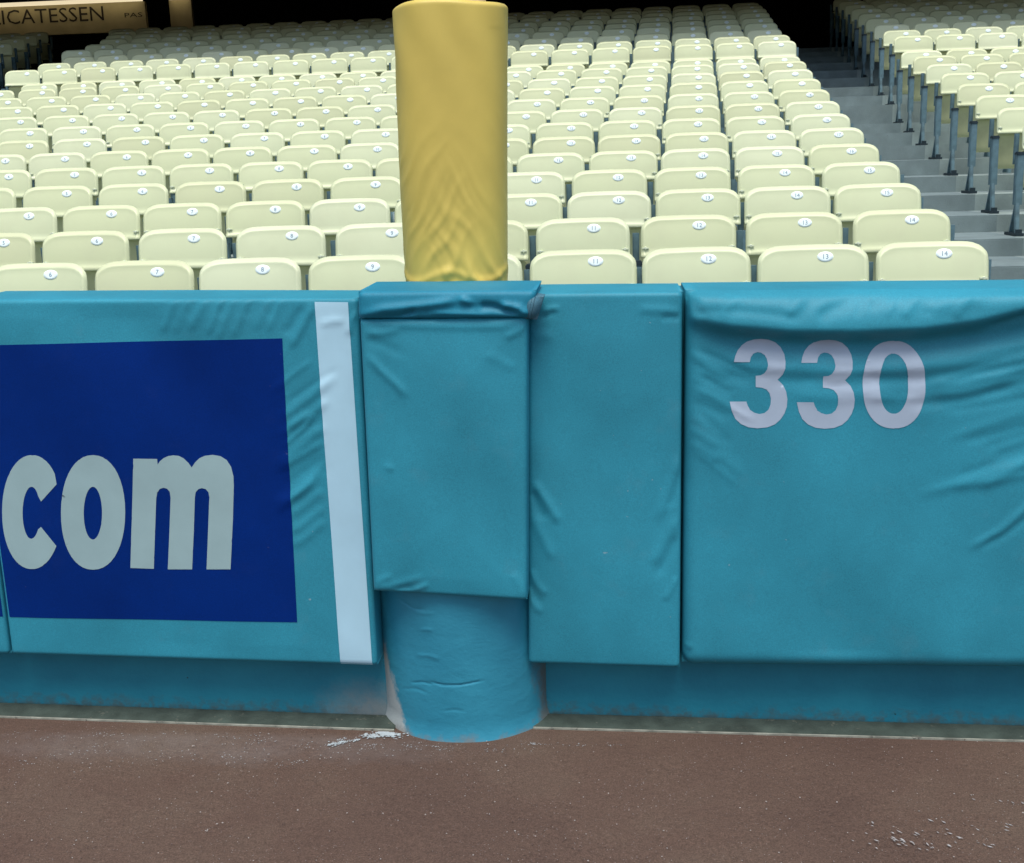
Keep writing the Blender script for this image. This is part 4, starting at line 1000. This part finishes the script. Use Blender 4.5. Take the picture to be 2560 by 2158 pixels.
def post_bm(bm):
    add_bar(bm, (0, -.095, .235), (0, -.078, .615), .058, .056)          # front tube
    add_bar(bm, (0, .020, .540), (0, .022, .772), .036, .026)            # rear bracket that carries the backrests
    add_bar(bm, (0, -.080, .568), (0, .018, .572), .030, .040)           # link between them
    add_bar(bm, (-.008, -.155, .012), (-.006, -.105, .250), .034, .036)  # front leg
    add_bar(bm, (.008, .030, .012), (.006, -.082, .250), .034, .036)     # rear leg
bm = bmesh.new(); post_bm(bm)
bmesh.ops.bevel(bm, geom=[e for e in bm.edges if e.calc_length() > .1], offset=.006, segments=2, affect='EDGES')
POST = bpy.data.meshes.new('standard'); bm.to_mesh(POST); bm.free(); POST.materials.append(MAT['steel'])
bm = bmesh.new(); add_box(bm, -.034, .034, -.20, .06, .0, .022); add_box(bm, -.022, .022, -.185, -.12, .022, .05)
FOOTM = bpy.data.meshes.new('foot_plate'); bm.to_mesh(FOOTM); bm.free(); FOOTM.materials.append(MAT['steel_dark'])
bm = bmesh.new(); add_box(bm, -.031, .031, -.112, -.045, .606, .634)
bmesh.ops.bevel(bm, geom=bm.edges[:], offset=.006, segments=2, affect='EDGES')
TIP = bpy.data.meshes.new('end_cap'); bm.to_mesh(TIP); bm.free(); TIP.materials.append(MAT['steel_dark'])

ORD = 'front second third fourth fifth sixth seventh eighth ninth tenth eleventh twelfth thirteenth fourteenth fifteenth sixteenth seventeenth eighteenth nineteenth twentieth twenty-first twenty-second'.split()
NTH = ['nearest', 'second'] + ORD[2:] 
recs = []
def project(p):
    v = [p[i] - EYE[i] for i in range(3)]
    a = sum(v[i] * CAM_RIGHT[i] for i in range(3)); d = sum(v[i] * CAM_DOWN[i] for i in range(3)); f = sum(v[i] * CAM_FWD[i] for i in range(3))
    return 1280 + F_PX * a / f, 1079 + F_PX * d / f, f
rj = random.Random(3)
for k in range(1, ROWS + 1):
    s = SPACING.get(k, .53 + rj.uniform(-.008, .008))
    n = int(round((END[k] - left_end(k)) / s))
    for j in range(n):
        recs.append(dict(block='m', row=k, j=j, num=n - j, s=s, p=(END[k] - .252 - j * s, ROW_Y[k], FLOOR[k]), last=(j == 0), first=(j == n - 1)))
    s = .528 + rj.uniform(-.006, .006)
    for j in range(int((10.5 - far_start(k)) / s)):
        recs.append(dict(block='r', row=k, j=j, num=j + 1, s=s, p=(far_start(k) + .255 + j * s, ROW_Y[k], FLOOR[k]), last=False, first=False))
    for j in range(10):
        recs.append(dict(block='l', row=k, j=j, num=20 - j, s=.53, p=(left_end(k) - 1.30 - .25 - j * .53, ROW_Y[k], FLOOR[k]), last=(j == 0), first=False))
rest, cand = [], []
for r in recs:
    top = (r['p'][0], r['p'][1], r['p'][2] + .77)
    u, v, f = project(top)
    hw = .25 * F_PX / f
    r['f'] = f
    if u + hw < 6 or u - hw > 2554 or v < 6 or v > 712:
        if -700 < u < 3260 and v > -160:
            rest.append(r)
        continue
    if u - hw > 985 and u + hw < 1262 and v > 40:
        rest.append(r); continue
    cand.append(r)
cand.sort(key=lambda r: r['f'])
single, rest = cand[:300], rest + cand[300:]

def child(name, me, parent, x=0.0):
    o = bpy.data.objects.new(name, me); COL.objects.link(o); o.parent = parent
    o.location = (x, 0, 0)
    return o
for r in single:
    root = empty('stadium_seat', r['p'])
    root.rotation_euler = (rj.gauss(0, .010), rj.gauss(0, .004), rj.gauss(0, .012))
    k, j = r['row'], r['j']
    rowname = ORD[k - 1]
    pos = ('seat nearest the stairs' if j == 0 else ORD[j] + ' seat from the stairs')
    if r['block'] == 'm':
        lab = 'cream folding seat in the %s row of the middle block, %s' % (rowname, pos)
        if k <= 4:
            lab = 'cream folding seat with plaque %d in the %s row, %s' % (r['num'], rowname, pos)
        grp = 'cream seats of the middle block'
    elif r['block'] == 'r':
        lab = 'cream folding seat in the %s row right of the stairs, %s' % (rowname, pos.replace(' the stairs', ' them') if j else 'beside them')
        grp = 'cream seats right of the stairs'
    else:
        lab = 'cream folding seat in the %s row of the far left block, %s from its aisle' % (rowname, ORD[j] if j else 'first')
        grp = 'cream seats of the far left block'
    tag(root, lab, 'seat', grp)
    child('backrest', BACK, root)
    pan = child('seat_pan', PAN, root)
    pl_ = child('plaque', PLAQ, root)
    if k <= 9:
        child('number', number_mesh(r['num']), pl_)
        child('bolt', BOLT[-1], root); child('bolt', BOLT[1], root)
    for sx in ([-1] + ([1] if r['last'] else [])):
        po = child('standard', POST, root, sx * r['s'] / 2)
        if (r['block'] == 'r' and j == 0) or r['last'] or k <= 2:
            child('foot_plate', FOOTM, po); child('end_cap', TIP, po)

# the smaller seats farther up, one mass
def simple_seat():
    parts = []
    V, F_ = shell(.487, BZ0, BZ1, 7, 4, .110, .078, back_y, .024, .0135); parts.append((V, F_, 0))
    V, F_ = shell(.470, .365, BZ0 - .004, 4, 3, .05, .03, pan_y, .030, .0); parts.append((V, F_, 3))
    parts.append(([tuple(v.co) for v in PLAQ.vertices], [tuple(p.vertices) for p in PLAQ.polygons], 1))
    bm = bmesh.new(); post_bm(bm)
    bm.verts.index_update()
    parts.append(([(v.co.x - .265, v.co.y, v.co.z) for v in bm.verts], [tuple(v.index for v in f.verts) for f in bm.faces], 2)); bm.free()
    V, F_, Mi, Vm = [], [], [], []
    for v, f, mi in parts:
        Vm += [mi] * len(v); n_ = len(V); V += v; F_ += [tuple(i + n_ for i in q_) for q_ in f]; Mi += [mi] * len(f)
    return np.array(V, float), F_, Mi, np.array(Vm)
SV, SF, SM, SM_V = simple_seat()
nv = len(SV)
allV = np.concatenate([np.where(((SM_V == 2) & r['last'])[:, None], SV * np.array([-1, 1, 1]), SV) + np.array(r['p']) for r in rest])
allF = [tuple(i + nv * q_ for i in f) for q_ in range(len(rest)) for f in SF]
o = link_mesh('far_seats', allV, allF, None, None, True)
for mm in ('cream', 'plaque', 'steel', 'pan'):
    o.data.materials.append(MAT[mm])
o.data.polygons.foreach_set('material_index', SM * len(rest))
o.data.update()
tag(o, 'mass of small cream seats in the shaded rows below the dark concourse', 'seats', None, 'stuff')

# ------------------------------------------------------------------ grit and chalk on the track
def crumbs(name, pts, mat, kind='stuff'):
    V, F_ = [], []
    oct_ = [(1, 0, 0), (0, 1, 0), (-1, 0, 0), (0, -1, 0), (0, 0, 1), (0, 0, -.6)]
    of = [(0, 1, 4), (1, 2, 4), (2, 3, 4), (3, 0, 4), (1, 0, 5), (2, 1, 5), (3, 2, 5), (0, 3, 5)]
    for (x, y, sx, sy, sz, rot) in pts:
        n_ = len(V); c, s = math.cos(rot), math.sin(rot)
        for a, b2, d in oct_:
            jx, jy = a * sx * rnd.uniform(.7, 1.2), b2 * sy * rnd.uniform(.7, 1.2)
            V.append((x + c * jx - s * jy, y + s * jx + c * jy, d * sz * rnd.uniform(.8, 1.2) + .0035))
        F_ += [tuple(i + n_ for i in f) for f in of]
    o = link_mesh(name, V, F_, mat)
    tag(o, kind=kind)
    return o
MAT['grit'] = mottled('pale_grit', (0.32, 0.30, 0.28), 0.9, 0.2, 60, 0.4)
MAT['grit_dark'] = mottled('brown_grit', (0.10, 0.07, 0.06), 0.9, 0.2, 60, 0.4)
pts = []
for _ in range(4600):
    x, y = rnd.uniform(-1.9, 1.6), rnd.uniform(1.9, 2.86)
    r_ = .0009 + .0020 * rnd.random() ** 2.2 
    pts.append((x, y, r_, r_ * rnd.uniform(.6, 1), r_ * .7, rnd.uniform(0, 6)))
g1 = crumbs('grit', pts[:1500], 'grit'); tag(g1, 'pale grit scattered over the brown warning track', 'grit')
g2 = crumbs('grit', pts[1500:], 'grit_dark'); tag(g2, 'brown grit lying on the warning track', 'grit')
# chalk : heap against the footing, thin trail to the left, scuffs at lower right
pts = []
def chalk_blob(cx, cy, sx, sy, n, big, ang=0.0):
    for _ in range(n):
        a, b2 = rnd.gauss(0, sx), rnd.gauss(0, sy)
        x = cx + a * math.cos(ang) - b2 * math.sin(ang); y = cy + a * math.sin(ang) + b2 * math.cos(ang)
        if ((x - FC[0]) / RX) ** 2 + ((y - FC[1]) / RY) ** 2 < 1.03 or y > 2.862 + (-.047) * (x + .64):
            continue
        r_ = big * rnd.uniform(.4, 1.3)
        pts.append((x, y, r_ * 1.5, r_, r_ * .35, rnd.uniform(-.4, .4) + ang))
chalk_blob(-.618, 2.852, .020, .008, 330, .0027, -.25)
chalk_blob(-.652, 2.838, .016, .006, 150, .0022, -.1)
for q_ in range(11):
    t_ = rnd.choice((.15, .3, .62, .7, .78, .85)) + rnd.gauss(0, .05)
    chalk_blob(-.672 - .095 * t_ + rnd.gauss(0, .006), 2.820 - .040 * t_ + rnd.gauss(0, .007), rnd.uniform(.004, .013), rnd.uniform(.002, .004), rnd.randint(10, 34), .0018, .5)
for q_ in range(26):
    chalk_blob(rnd.uniform(-1.75, -.62), rnd.uniform(2.66, 2.83), rnd.uniform(.01, .06), rnd.uniform(.006, .02), rnd.randint(5, 22), .0013, .1)
for q_ in range(14):
    chalk_blob(rnd.uniform(-.62, .05), rnd.uniform(2.765, 2.81), rnd.uniform(.01, .04), rnd.uniform(.003, .008), rnd.randint(4, 16), .0013, .0)
o = crumbs('chalk', pts, 'chalk'); tag(o, 'white chalk crumbs spilled beside the pole footing', 'chalk')
pts = []
for cx, cy, n in ((.60, 2.385, 12), (.66, 2.37, 14), (.78, 2.38, 8), (.70, 2.42, 9), (.62, 2.43, 5), (.86, 2.45, 6), (.90, 2.56, 5), (.75, 2.46, 4)):
    for _ in range(n):
        x = cx + rnd.gauss(0, .035); y = cy + rnd.gauss(0, .014)
        r_ = rnd.uniform(.0012, .0034)
        pts.append((x, y, r_ * 2.4, r_ * .8, r_ * .3, -.75 + rnd.gauss(0, .25)))
MAT['scuff'] = mottled('grey_scuff', (0.30, 0.29, 0.285), 0.9, 0.1, 60, 0.4)
o = crumbs('scuff', pts, 'scuff'); tag(o, 'pale scuffed chalk flecks on the dirt at lower right', 'chalk')
